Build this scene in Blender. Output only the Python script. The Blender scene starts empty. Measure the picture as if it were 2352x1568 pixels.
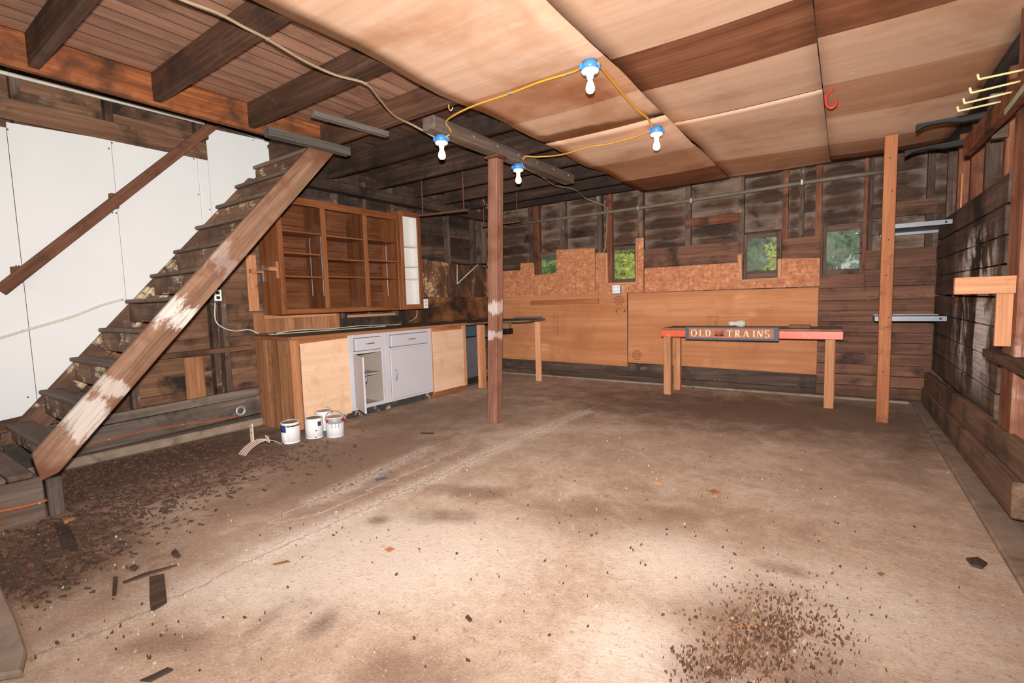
import bpy, bmesh, math, random
from mathutils import Vector, Matrix
random.seed(7)
S = bpy.context.scene
COL = S.collection

# ------------------------------------------------------------------ camera
YAW, PITCH, ROLL, FPX, CAMZ = 0.60745, 0.08409, -0.02891, 1101.2, 1.28
_d = Vector((-math.sin(YAW)*math.cos(PITCH), math.cos(YAW)*math.cos(PITCH), -math.sin(PITCH)))
_r0 = Vector((math.cos(YAW), math.sin(YAW), 0)); _u0 = _r0.cross(_d)
_R = _r0*math.cos(ROLL) + _u0*math.sin(ROLL); _U = -_r0*math.sin(ROLL) + _u0*math.cos(ROLL)
cam = bpy.data.objects.new('camera', bpy.data.cameras.new('camera')); COL.objects.link(cam)
cam.data.sensor_width = 36; cam.data.lens = FPX/2352*36; cam.data.clip_start = 0.02
cam.matrix_world = Matrix(((_R.x, _U.x, -_d.x, 0), (_R.y, _U.y, -_d.y, 0), (_R.z, _U.z, -_d.z, CAMZ), (0, 0, 0, 1)))
S.camera = cam
CAM = Vector((0, 0, CAMZ))
def P(px, py, a, v):
    """the point of the plane axis a = v that is seen at photograph pixel (px, py)"""
    i = 'xyz'.index(a); d = _R*((px-1176)/FPX) - _U*((py-784)/FPX) + _d
    return CAM + d*((v-CAM[i])/d[i])

# ------------------------------------------------------------------ world, flash, exposure
S.view_settings.view_transform = 'Standard'; S.view_settings.look = 'None'
S.view_settings.exposure = 0.0; S.view_settings.gamma = 1.0; S.view_settings.use_curve_mapping = False
w = bpy.data.worlds.new('sky'); S.world = w; w.use_nodes = True
w.node_tree.nodes['Background'].inputs[0].default_value = (0.86, 0.93, 1.0, 1)
w.node_tree.nodes['Background'].inputs[1].default_value = 1.1
fl = bpy.data.lights.new('camera_flash', 'SPOT'); fl.energy = 305; fl.shadow_soft_size = 0.035
fl.spot_size = math.radians(165); fl.spot_blend = 1.0; fl.color = (1.0, 0.975, 0.95)
fl.use_nodes = True                      # falloff made gentler than a real flash, to even out near and far
_lf = fl.node_tree.nodes.new('ShaderNodeLightFalloff'); _lf.inputs['Strength'].default_value = 1.0; _lf.inputs['Smooth'].default_value = 0.0
fl.node_tree.links.new(_lf.outputs['Linear'], fl.node_tree.nodes['Emission'].inputs['Strength'])
flo = bpy.data.objects.new('camera_flash', fl); COL.objects.link(flo)
flo.location = CAM + _U*0.16 + _d*0.02
flo.rotation_euler = (_d + Vector((0, 0, 0.28))).to_track_quat('-Z', 'Y').to_euler()
S.cycles.use_denoising = True
S.cycles.max_bounces = 4; S.cycles.diffuse_bounces = 3; S.cycles.glossy_bounces = 2; S.cycles.transparent_max_bounces = 6
S.cycles.caustics_reflective = False; S.cycles.caustics_refractive = False
S.cycles.use_adaptive_sampling = True; S.cycles.adaptive_threshold = 0.03

# ------------------------------------------------------------------ room constants (metres)
XL, YB, XR, ZJ, YF = -5.33, 6.92, 0.80, 2.82, -1.3   # left stud face, back stud face, right planks, joist bottoms, open front
XS = -4.10                                           # stair stringer face

# ------------------------------------------------------------------ materials
def lin(c):
    return tuple(((v/255)/12.92 if v/255 <= 0.04045 else ((v/255+0.055)/1.055)**2.4) for v in c) + (1,)
SPEC, MATS = {}, {}
def nodes(name):
    m = bpy.data.materials.new(name); m.use_nodes = True
    nt = m.node_tree; b = nt.nodes['Principled BSDF']
    return m, nt, b
def N(nt, t, **kw):
    n = nt.nodes.new(t)
    for k, v in kw.items():
        if k.startswith('i_'):
            key = k[2:]; key = int(key) if key.isdigit() else key.replace('_', ' ')
            n.inputs[key].default_value = v
        else: setattr(n, k, v)
    return n
def ramp(nt, fac, stops):
    r = nt.nodes.new('ShaderNodeValToRGB'); e = r.color_ramp.elements
    while len(e) < len(stops): e.new(0.5)
    for el, (p, c) in zip(e, stops): el.position = p; el.color = c if len(c) == 4 else tuple(c)+(1,)
    if fac: nt.links.new(fac, r.inputs[0])
    return r
def mixc(nt, fac, a, b, mode='MIX'):
    m = nt.nodes.new('ShaderNodeMix'); m.data_type = 'RGBA'; m.blend_type = mode
    for s, v in ((m.inputs[0], fac), (m.inputs[6], a), (m.inputs[7], b)):
        if hasattr(v, 'is_linked') or isinstance(v, bpy.types.NodeSocket): nt.links.new(v, s)
        elif isinstance(v, (int, float)): s.default_value = v
        else: s.default_value = v
    return m.outputs[2]
def math_(nt, op, a, b=None, c=None):
    m = nt.nodes.new('ShaderNodeMath'); m.operation = op
    for s, v in zip(m.inputs, (a, b, c)):
        if v is None: continue
        if isinstance(v, bpy.types.NodeSocket): nt.links.new(v, s)
        else: s.default_value = v
    return m.outputs[0]
def maprange(nt, v, a, b, c=0, d=1):
    m = nt.nodes.new('ShaderNodeMapRange'); nt.links.new(v, m.inputs[0])
    for i, x in enumerate((a, b, c, d)): m.inputs[i+1].default_value = x
    return m.outputs[0]
def rand_vec(nt):
    tc = N(nt, 'ShaderNodeTexCoord'); oi = N(nt, 'ShaderNodeObjectInfo')
    k = N(nt, 'ShaderNodeVectorMath', operation='SCALE', i_Scale=37.0); k.inputs[0].default_value = (1, 1, 1)
    nt.links.new(oi.outputs['Random'], k.inputs['Scale'])
    k.inputs[0].default_value = (37, 53, 71)
    a = N(nt, 'ShaderNodeVectorMath', operation='ADD')
    nt.links.new(tc.outputs['Object'], a.inputs[0]); nt.links.new(k.outputs[0], a.inputs[1])
    return a.outputs[0], oi.outputs['Random'], tc
def noise(nt, vec, scale, detail=4, rough=0.6, dist=0.0):
    n = N(nt, 'ShaderNodeTexNoise', i_Scale=scale, i_Detail=detail, i_Roughness=rough, i_Distortion=dist)
    if vec: nt.links.new(vec, n.inputs['Vector'])
    return n.outputs[0]
def scaled(nt, vec, sc):
    m = N(nt, 'ShaderNodeMapping'); m.inputs['Scale'].default_value = sc; nt.links.new(vec, m.inputs[0]); return m.outputs[0]

def wood(name, dark, mid, light, grain=1.0, stain=None, stain_at=(0.55, 0.7), stain_scale=2.0, second=None,
         second_at=(0.6, 0.72), second_scale=3.0, rough=0.75, bump=0.25, var=0.25, spec=0.25, blob=None, streak=False, edge=None, world=False, patches=None):
    SPEC[name] = dict(kind='wood', dark=lin(dark), mid=lin(mid), light=lin(light), grain=grain, stain=stain and lin(stain),
        stain_at=stain_at, stain_scale=stain_scale, second=second and lin(second), second_at=second_at, second_scale=second_scale,
        rough=rough, bump=bump, var=var, spec=spec, blob=blob and lin(blob), streak=streak, edge=edge and lin(edge), world=world, patches=patches)
def plain(name, col, rough=0.6, metal=0.0, mottle=0.12, scale=8.0, emit=None, bump=0.0, spots=None, spots_at=(0.62, 0.7), spots_scale=10, spec=0.4):
    SPEC[name] = dict(kind='plain', col=lin(col), rough=rough, metal=metal, mottle=mottle, scale=scale, emit=emit, bump=bump,
        spots=spots and lin(spots), spots_at=spots_at, spots_scale=spots_scale, spec=spec)

def build_wood(name, s, axis):
    m, nt, b = nodes(name + '_' + 'xyz'[axis])
    vec, rnd, tc = rand_vec(nt)
    sc = [11.0, 11.0, 11.0]; sc[axis] = 0.7
    g1 = noise(nt, scaled(nt, vec, [v*s['grain'] for v in sc]), 1.0, 4, 0.62, 0.6)
    sc2 = [70.0, 70.0, 70.0]; sc2[axis] = 2.4
    g2 = noise(nt, scaled(nt, vec, [v*s['grain'] for v in sc2]), 1.0, 2, 0.7)
    g = math_(nt, 'ADD', math_(nt, 'MULTIPLY', g1, 0.65), math_(nt, 'MULTIPLY', g2, 0.35))
    c = ramp(nt, g, [(0.33, s['dark']), (0.5, s['mid']), (0.66, s['light'])]).outputs[0]
    # each board differs a little in tone
    hv = N(nt, 'ShaderNodeHueSaturation'); nt.links.new(c, hv.inputs['Color'])
    nt.links.new(maprange(nt, rnd, 0, 1, 1-s['var'], 1+s['var']), hv.inputs['Value'])
    c = hv.outputs[0]
    if s['blob']:
        # dark weather stain in the middle of a board, bleached towards its edges
        mp = N(nt, 'ShaderNodeMapping'); nt.links.new(tc.outputs['Generated'], mp.inputs[0])
        mp.inputs['Location'].default_value = (-1, -1, -1); mp.inputs['Scale'].default_value = (2, 2, 2)
        sep = N(nt, 'ShaderNodeSeparateXYZ'); nt.links.new(mp.outputs[0], sep.inputs[0])
        other = 0 if axis == 0 else 1
        ax_ = math_(nt, 'POWER', math_(nt, 'ABSOLUTE', sep.outputs[axis]), 2.4)
        az_ = math_(nt, 'POWER', math_(nt, 'ABSOLUTE', math_(nt, 'ADD', sep.outputs[2], 0.18)), 1.7)
        wob = noise(nt, scaled(nt, vec, (3, 3, 6)), 1.0, 3, 0.6)
        e = math_(nt, 'ADD', math_(nt, 'ADD', ax_, az_), math_(nt, 'MULTIPLY', math_(nt, 'SUBTRACT', wob, 0.5), 3.4))
        e = math_(nt, 'ADD', e, math_(nt, 'MULTIPLY', math_(nt, 'SUBTRACT', rnd, 0.6), 0.9))
        f = maprange(nt, e, 0.15, 1.25)
        inner = c; outer = mixc(nt, 0.6, c, s['edge'])
        c = mixc(nt, f, mixc(nt, 0.5, inner, s['blob']), outer)
    if s['stain']:
        v = vec
        if s['streak']:
            v = scaled(nt, N(nt, 'ShaderNodeNewGeometry').outputs['Position'], (1.3, 1.3, 0.45))
        st = noise(nt, v, s['stain_scale'], 4, 0.65, 0.3)
        f = maprange(nt, st, s['stain_at'][0], s['stain_at'][1])
        c = mixc(nt, f, c, s['stain'])
    if s['second']:
        v = vec
        if s['streak']:
            v = scaled(nt, N(nt, 'ShaderNodeNewGeometry').outputs['Position'], (1.5, 1.5, 0.9))
        st = noise(nt, v, s['second_scale'], 4, 0.7, 0.2)
        f = maprange(nt, st, s['second_at'][0], s['second_at'][1])
        f = math_(nt, 'MULTIPLY', f, maprange(nt, g2, 0.35, 0.6, 0.6 if s['world'] else 0.0, 1))
        if s['patches']:    # worn paint only where it was once slapped on
            sp = N(nt, 'ShaderNodeSeparateXYZ'); nt.links.new(tc.outputs['Object'], sp.inputs[0]); tot = None
            wob = math_(nt, 'MULTIPLY', math_(nt, 'SUBTRACT', noise(nt, scaled(nt, vec, (3, 9, 9)), 1.0, 6, 0.8), 0.5), 5.5)
            for (pc, pa, pv) in s['patches']:
                r_ = math_(nt, 'ADD', math_(nt, 'ABSOLUTE', math_(nt, 'DIVIDE', math_(nt, 'SUBTRACT', sp.outputs[0], pc), pa)), wob)
                k_ = math_(nt, 'MULTIPLY', maprange(nt, r_, 0.6, 1.15, 1, 0), pv); tot = k_ if tot is None else math_(nt, 'MAXIMUM', tot, k_)
            f = math_(nt, 'MULTIPLY', tot, maprange(nt, g2, 0.3, 0.5, 0.55, 1.0))
        if s['world']:      # whitewash remains only on one stretch of the wall
            sp = N(nt, 'ShaderNodeSeparateXYZ'); nt.links.new(N(nt, 'ShaderNodeNewGeometry').outputs['Position'], sp.inputs[0])
            f = math_(nt, 'MULTIPLY', f, math_(nt, 'MULTIPLY', maprange(nt, sp.outputs[1], 4.3, 4.6), maprange(nt, sp.outputs[1], 5.3, 5.9, 1, 0)))
            f = math_(nt, 'MULTIPLY', f, math_(nt, 'MULTIPLY', maprange(nt, sp.outputs[2], 0.45, 0.8), maprange(nt, sp.outputs[2], 1.6, 1.75, 1, 0)))
        c = mixc(nt, f, c, s['second'])
    nt.links.new(c, b.inputs['Base Color'])
    b.inputs['Roughness'].default_value = s['rough']; b.inputs['Specular IOR Level'].default_value = s['spec']
    if s['bump'] > 0.1:
        bp = N(nt, 'ShaderNodeBump', i_Strength=s['bump']*1.4, i_Distance=0.004); nt.links.new(g2, bp.inputs['Height'])
        nt.links.new(bp.outputs[0], b.inputs['Normal'])
    return m
def build_plain(name, s):
    m, nt, b = nodes(name)
    if s['emit']:
        b.inputs['Base Color'].default_value = s['col']
        b.inputs['Emission Color'].default_value = lin(s['emit'][0]); b.inputs['Emission Strength'].default_value = s['emit'][1]
        return m
    vec, rnd, tc = rand_vec(nt)
    n1 = noise(nt, vec, s['scale'], 5, 0.65)
    k = maprange(nt, n1, 0.3, 0.7, 1-s['mottle'], 1+s['mottle']*0.6)
    c = mixc(nt, 1.0, s['col'], (1, 1, 1, 1), 'MULTIPLY')
    hv = N(nt, 'ShaderNodeHueSaturation'); hv.inputs['Color'].default_value = s['col']; nt.links.new(k, hv.inputs['Value'])
    c = hv.outputs[0]
    if s['spots']:
        n2 = noise(nt, vec, s['spots_scale'], 6, 0.7)
        c = mixc(nt, maprange(nt, n2, *s['spots_at']), c, s['spots'])
    nt.links.new(c, b.inputs['Base Color'])
    b.inputs['Roughness'].default_value = s['rough']; b.inputs['Metallic'].default_value = s['metal']; b.inputs['Specular IOR Level'].default_value = s['spec']
    if s['bump']:
        bp = N(nt, 'ShaderNodeBump', i_Strength=s['bump'], i_Distance=0.004); nt.links.new(n1, bp.inputs['Height']); nt.links.new(bp.outputs[0], b.inputs['Normal'])
    return m
def mat(name, axis=0):
    s = SPEC[name]
    if s['kind'] == 'custom': return s['mat']
    key = (name, axis if s['kind'] == 'wood' else 0)
    if key not in MATS:
        MATS[key] = build_wood(name, s, axis) if s['kind'] == 'wood' else build_plain(name, s)
    return MATS[key]

wood('joist', (58, 38, 28), (84, 56, 42), (108, 76, 58), stain=(50, 36, 30), stain_at=(0.5, 0.72), stain_scale=2.2, second=(120, 82, 60), second_at=(0.62, 0.78), second_scale=5)
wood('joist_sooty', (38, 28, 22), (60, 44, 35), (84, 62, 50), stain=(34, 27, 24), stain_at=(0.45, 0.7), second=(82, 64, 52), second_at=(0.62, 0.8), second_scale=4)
wood('header', (80, 42, 22), (132, 74, 40), (172, 104, 60), stain=(66, 42, 30), stain_at=(0.44, 0.6), stain_scale=2.2)
wood('deck', (128, 90, 70), (152, 110, 88), (174, 132, 108), stain=(104, 70, 54), stain_at=(0.55, 0.75), stain_scale=1.6, var=0.18)
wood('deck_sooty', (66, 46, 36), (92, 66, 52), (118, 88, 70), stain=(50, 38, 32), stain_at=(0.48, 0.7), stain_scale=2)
wood('ply_light', (210, 166, 136), (220, 178, 149), (229, 191, 164), grain=0.55, stain=(190, 138, 104), stain_at=(0.5, 0.75), stain_scale=1.3, second=(240, 220, 204), second_at=(0.64, 0.8), second_scale=1.8, var=0.05, bump=0.06, rough=0.7)
wood('ply_mid', (184, 132, 100), (196, 145, 112), (207, 158, 125), grain=0.55, stain=(160, 98, 60), stain_at=(0.5, 0.75), stain_scale=1.3, var=0.05, bump=0.06, rough=0.7)
wood('ply_dark', (104, 62, 42), (132, 82, 56), (156, 104, 76), grain=0.6, stain=(96, 54, 34), stain_at=(0.5, 0.75), stain_scale=1.5, var=0.05, bump=0.06, rough=0.65)
wood('ply_wall', (164, 104, 66), (178, 117, 77), (194, 135, 94), grain=0.4, stain=(158, 96, 58), stain_at=(0.5, 0.75), stain_scale=1.0, second=(222, 164, 120), second_at=(0.6, 0.8), second_scale=1.2, var=0.04, bump=0.05)
wood('ply_wall_stained', (88, 54, 32), (130, 82, 48), (158, 102, 62), grain=0.4, stain=(52, 36, 26), stain_at=(0.42, 0.62), stain_scale=1.6, var=0.04, bump=0.05)
wood('ply_door', (206, 166, 132), (216, 178, 146), (226, 192, 162), grain=0.35, stain=(190, 150, 118), stain_at=(0.55, 0.75), stain_scale=4, second=(120, 84, 60), second_at=(0.72, 0.8), second_scale=9, var=0.04, bump=0.08)
wood('fir', (150, 98, 64), (178, 122, 84), (200, 148, 108), stain=(120, 72, 44), stain_at=(0.62, 0.78), stain_scale=5, var=0.1)
wood('fir_new', (176, 118, 82), (204, 146, 106), (222, 172, 134), var=0.08, stain=(160, 100, 66), stain_at=(0.62, 0.8), stain_scale=5)
wood('cabinet_side', (120, 76, 50), (152, 102, 68), (176, 126, 90), stain=(104, 66, 44), stain_at=(0.55, 0.75), stain_scale=3, var=0.12)
wood('cabinet', (100, 56, 30), (126, 74, 42), (146, 92, 56), grain=0.8, stain=(94, 48, 24), stain_at=(0.55, 0.75), stain_scale=2, var=0.06, rough=0.45, spec=0.4, bump=0.08)
wood('cabinet_back', (70, 38, 20), (98, 56, 32), (118, 74, 46), grain=0.7, stain=(118, 82, 62), stain_at=(0.52, 0.8), stain_scale=2.5, var=0.05, rough=0.5, bump=0.06)
wood('counter', (92, 74, 62), (122, 100, 86), (148, 124, 108), stain=(84, 66, 55), stain_at=(0.5, 0.7), stain_scale=3, second=(140, 118, 100), second_at=(0.62, 0.78), second_scale=5)
wood('stringer', (104, 74, 56), (136, 102, 80), (164, 130, 106), stain=(112, 70, 50), stain_at=(0.46, 0.62), stain_scale=1.6, second=(226, 220, 212), bump=0.4, var=0.0, patches=[(-0.42, 0.12, 0.75), (-1.05, 0.06, 0.5), (-1.28, 0.1, 0.6), (0.15, 0.12, 0.2)])
wood('tread', (82, 63, 53), (110, 88, 75), (136, 112, 96), stain=(70, 53, 44), stain_at=(0.5, 0.72), stain_scale=3)
wood('riser', (80, 54, 40), (112, 80, 60), (140, 104, 82), stain=(66, 50, 42), stain_at=(0.45, 0.7), stain_scale=3, second=(206, 182, 148), second_at=(0.55, 0.63), second_scale=4)
wood('handrail', (82, 50, 35), (106, 68, 48), (126, 85, 62), stain=(76, 48, 34), stain_at=(0.5, 0.7), stain_scale=4, var=0.0)
wood('post', (98, 64, 50), (134, 92, 74), (162, 118, 98), stain=(112, 68, 50), stain_at=(0.48, 0.66), stain_scale=2.4, second=(216, 204, 196), var=0.0, patches=[(-0.12, 0.06, 0.6), (-0.4, 0.04, 0.5)])
wood('post_red', (104, 64, 48), (142, 94, 74), (172, 124, 102), stain=(110, 64, 46), stain_at=(0.48, 0.66), stain_scale=2.4, second=(206, 170, 150), second_at=(0.6, 0.72), second_scale=3, var=0.0)
wood('post_orange', (142, 86, 54), (166, 104, 68), (186, 126, 90), stain=(120, 72, 46), stain_at=(0.6, 0.74), stain_scale=3.4, var=0.06)
wood('beam_grey', (70, 58, 50), (98, 82, 72), (122, 106, 94), stain=(110, 70, 48), stain_at=(0.55, 0.75), stain_scale=3, var=0.1)
wood('hanger_grey', (76, 68, 62), (98, 90, 84), (120, 110, 102), var=0.08)
wood('stud', (62, 46, 38), (92, 72, 60), (126, 102, 88), stain=(50, 34, 26), stain_at=(0.5, 0.68), stain_scale=3, second=(170, 158, 148), second_at=(0.6, 0.72), second_scale=4)
wood('stud_red', (80, 44, 28), (112, 66, 44), (142, 92, 66), stain=(56, 34, 24), stain_at=(0.5, 0.68), stain_scale=3)
wood('siding', (62, 42, 30), (92, 64, 46), (120, 90, 68), stain=(34, 24, 20), stain_at=(0.55, 0.72), stain_scale=3, blob=(34, 22, 15), edge=(126, 110, 100), var=0.3)
wood('siding_left', (74, 50, 36), (106, 74, 54), (132, 98, 74), stain=(42, 32, 28), stain_at=(0.48, 0.66), stain_scale=2.4, second=(150, 136, 124), second_at=(0.64, 0.76), second_scale=3.5, var=0.25)
wood('siding_sooty', (46, 36, 30), (70, 54, 44), (98, 76, 62), stain=(38, 31, 28), stain_at=(0.45, 0.65), stain_scale=2.4, second=(150, 140, 130), second_at=(0.64, 0.74), second_scale=4, var=0.3)
wood('inner_plank', (74, 48, 36), (104, 70, 54), (130, 92, 72), stain=(44, 32, 27), stain_at=(0.52, 0.7), stain_scale=2.2, second=(140, 104, 80), second_at=(0.66, 0.8), second_scale=4, var=0.22)
wood('right_plank', (70, 56, 48), (98, 80, 70), (124, 104, 92), stain=(46, 40, 36), stain_at=(0.48, 0.66), stain_scale=1.6, second=(238, 234, 230), second_at=(0.47, 0.56), second_scale=1.8, var=0.15, streak=True, world=True)
wood('sill', (84, 66, 54), (114, 90, 73), (140, 112, 92), stain=(76, 62, 54), stain_at=(0.5, 0.66), stain_scale=2, second=(162, 112, 72), second_at=(0.6, 0.75), second_scale=2.5)
wood('sill_dark', (66, 56, 49), (92, 79, 70), (118, 103, 92), stain=(56, 48, 43), stain_at=(0.48, 0.66), stain_scale=2, second=(142, 132, 122), second_at=(0.64, 0.76), second_scale=4)
wood('sill_back', (62, 47, 39), (86, 67, 56), (108, 87, 73), stain=(52, 41, 35), stain_at=(0.5, 0.66), stain_scale=2, second=(140, 122, 108), second_at=(0.66, 0.78), second_scale=4)
wood('window_frame', (66, 48, 40), (92, 70, 60), (114, 90, 80), stain=(54, 40, 34), stain_at=(0.55, 0.7), stain_scale=5, var=0.1)
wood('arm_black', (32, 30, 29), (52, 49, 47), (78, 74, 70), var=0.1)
wood('bark', (46, 34, 28), (70, 54, 45), (92, 72, 60), var=0.3)
wood('scrap', (120, 78, 52), (156, 106, 74), (184, 134, 98), var=0.35)
wood('brown_board', (120, 70, 42), (150, 92, 56), (172, 112, 74), var=0.1)
plain('white_panel', (214, 212, 210), rough=0.55, mottle=0.03, scale=2, spots=(196, 190, 180), spots_at=(0.7, 0.78), spots_scale=3)
plain('grey_paint', (188, 184, 188), rough=0.5, mottle=0.05, scale=4, spots=(150, 140, 136), spots_at=(0.71, 0.75), spots_scale=14)
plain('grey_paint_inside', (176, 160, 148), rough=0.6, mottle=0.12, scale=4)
plain('white_paint', (216, 210, 204), rough=0.5, mottle=0.04)
plain('black_toe', (58, 54, 52), rough=0.8, mottle=0.3, scale=12, spots=(170, 146, 116), spots_at=(0.56, 0.62), spots_scale=9)
plain('red_paint', (214, 92, 62), rough=0.35, mottle=0.12, scale=5, spots=(238, 176, 166), spots_at=(0.58, 0.7), spots_scale=5)
plain('sign_blue', (72, 84, 98), rough=0.6, mottle=0.15)
plain('sign_brown', (168, 108, 74), rough=0.7, mottle=0.12)
plain('sign_letter', (226, 204, 182), rough=0.6, mottle=0.06)
plain('sign_train', (140, 62, 46), rough=0.6, mottle=0.1)
plain('plaster', (200, 190, 176), rough=0.7, mottle=0.12)
plain('brick_wood', (122, 80, 58), rough=0.8, mottle=0.2)
plain('cable_grey', (150, 128, 104), rough=0.6, mottle=0.15)
plain('cable_white', (206, 196, 180), rough=0.5, mottle=0.08)
plain('cable_yellow', (222, 158, 52), rough=0.4, mottle=0.06)
plain('cable_orange', (176, 88, 48), rough=0.5, mottle=0.12)
plain('box_blue', (74, 142, 206), rough=0.35, mottle=0.05)
plain('porcelain', (240, 236, 228), rough=0.25, mottle=0.02)
plain('bulb_off', (246, 240, 230), rough=0.2, mottle=0.01)
plain('bulb_lit', (255, 240, 220), emit=((255, 196, 120), 16.0))
plain('outlet_plastic', (234, 232, 226), rough=0.35, mottle=0.02)
plain('black', (24, 22, 22), rough=0.5, mottle=0.1)
plain('steel', (150, 152, 156), rough=0.4, metal=0.8, mottle=0.12)
plain('steel_dull', (112, 116, 122), rough=0.45, metal=0.35, mottle=0.12)
plain('galvanised', (170, 172, 172), rough=0.45, metal=0.5, mottle=0.2)
plain('strip_white', (206, 198, 186), rough=0.5, mottle=0.15)
plain('pipe', (110, 98, 82), rough=0.7, mottle=0.2)
plain('rust', (104, 66, 48), rough=0.85, mottle=0.3, scale=20)
plain('hook_yellow', (214, 196, 140), rough=0.45, mottle=0.12)
plain('hook_green', (150, 164, 132), rough=0.5, mottle=0.15)
plain('hook_red', (206, 52, 38), rough=0.35, mottle=0.08)
plain('can_white', (228, 226, 224), rough=0.4, mottle=0.05, spots=(176, 144, 112), spots_at=(0.7, 0.76), spots_scale=14)
plain('can_label_grey', (206, 206, 208), rough=0.5, mottle=0.04)
plain('can_blue', (52, 66, 122), rough=0.4, mottle=0.1)
plain('can_red', (196, 44, 50), rough=0.4, mottle=0.06)
plain('can_grey', (150, 150, 152), rough=0.4, mottle=0.06)
plain('can_green', (40, 120, 84), rough=0.4, mottle=0.05)
plain('can_lid', (164, 134, 104), rough=0.35, metal=0.35, mottle=0.25)
plain('can_lid_dark', (70, 66, 64), rough=0.3, metal=0.5, mottle=0.4)
plain('hanger_plastic', (214, 194, 178), rough=0.5, mottle=0.06)
plain('hanger_brown', (164, 134, 118), rough=0.5, mottle=0.06)
plain('stamp_ink', (72, 38, 22), rough=0.8, mottle=0.1)
plain('green_trim', (172, 184, 160), rough=0.6, mottle=0.2)
plain('concrete_curb', (142, 122, 106), rough=0.9, mottle=0.3, scale=7, bump=0.5, spots=(96, 78, 64), spots_at=(0.55, 0.7), spots_scale=5)
plain('leaf_green', (120, 146, 50), rough=0.6, mottle=0.25)
plain('leaf_yellow', (190, 186, 62), rough=0.6, mottle=0.25)
plain('leaf_dark', (70, 108, 42), rough=0.6, mottle=0.3)
plain('leaf_brown', (176, 110, 60), rough=0.7, mottle=0.25)
plain('leaf_pick', (116, 120, 60), rough=0.7, mottle=0.25)
plain('trunk', (88, 72, 58), rough=0.9, mottle=0.3)
plain('chip_dark', (80, 58, 46), rough=0.95, mottle=0.3, scale=20)
plain('chip_mid', (112, 76, 54), rough=0.95, mottle=0.3, scale=20)
plain('chip_pale', (196, 168, 140), rough=0.95, mottle=0.2, scale=20)
plain('house_white', (230, 230, 228), rough=0.6, mottle=0.03)
plain('house_roof', (110, 108, 106), rough=0.8, mottle=0.15)

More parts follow.
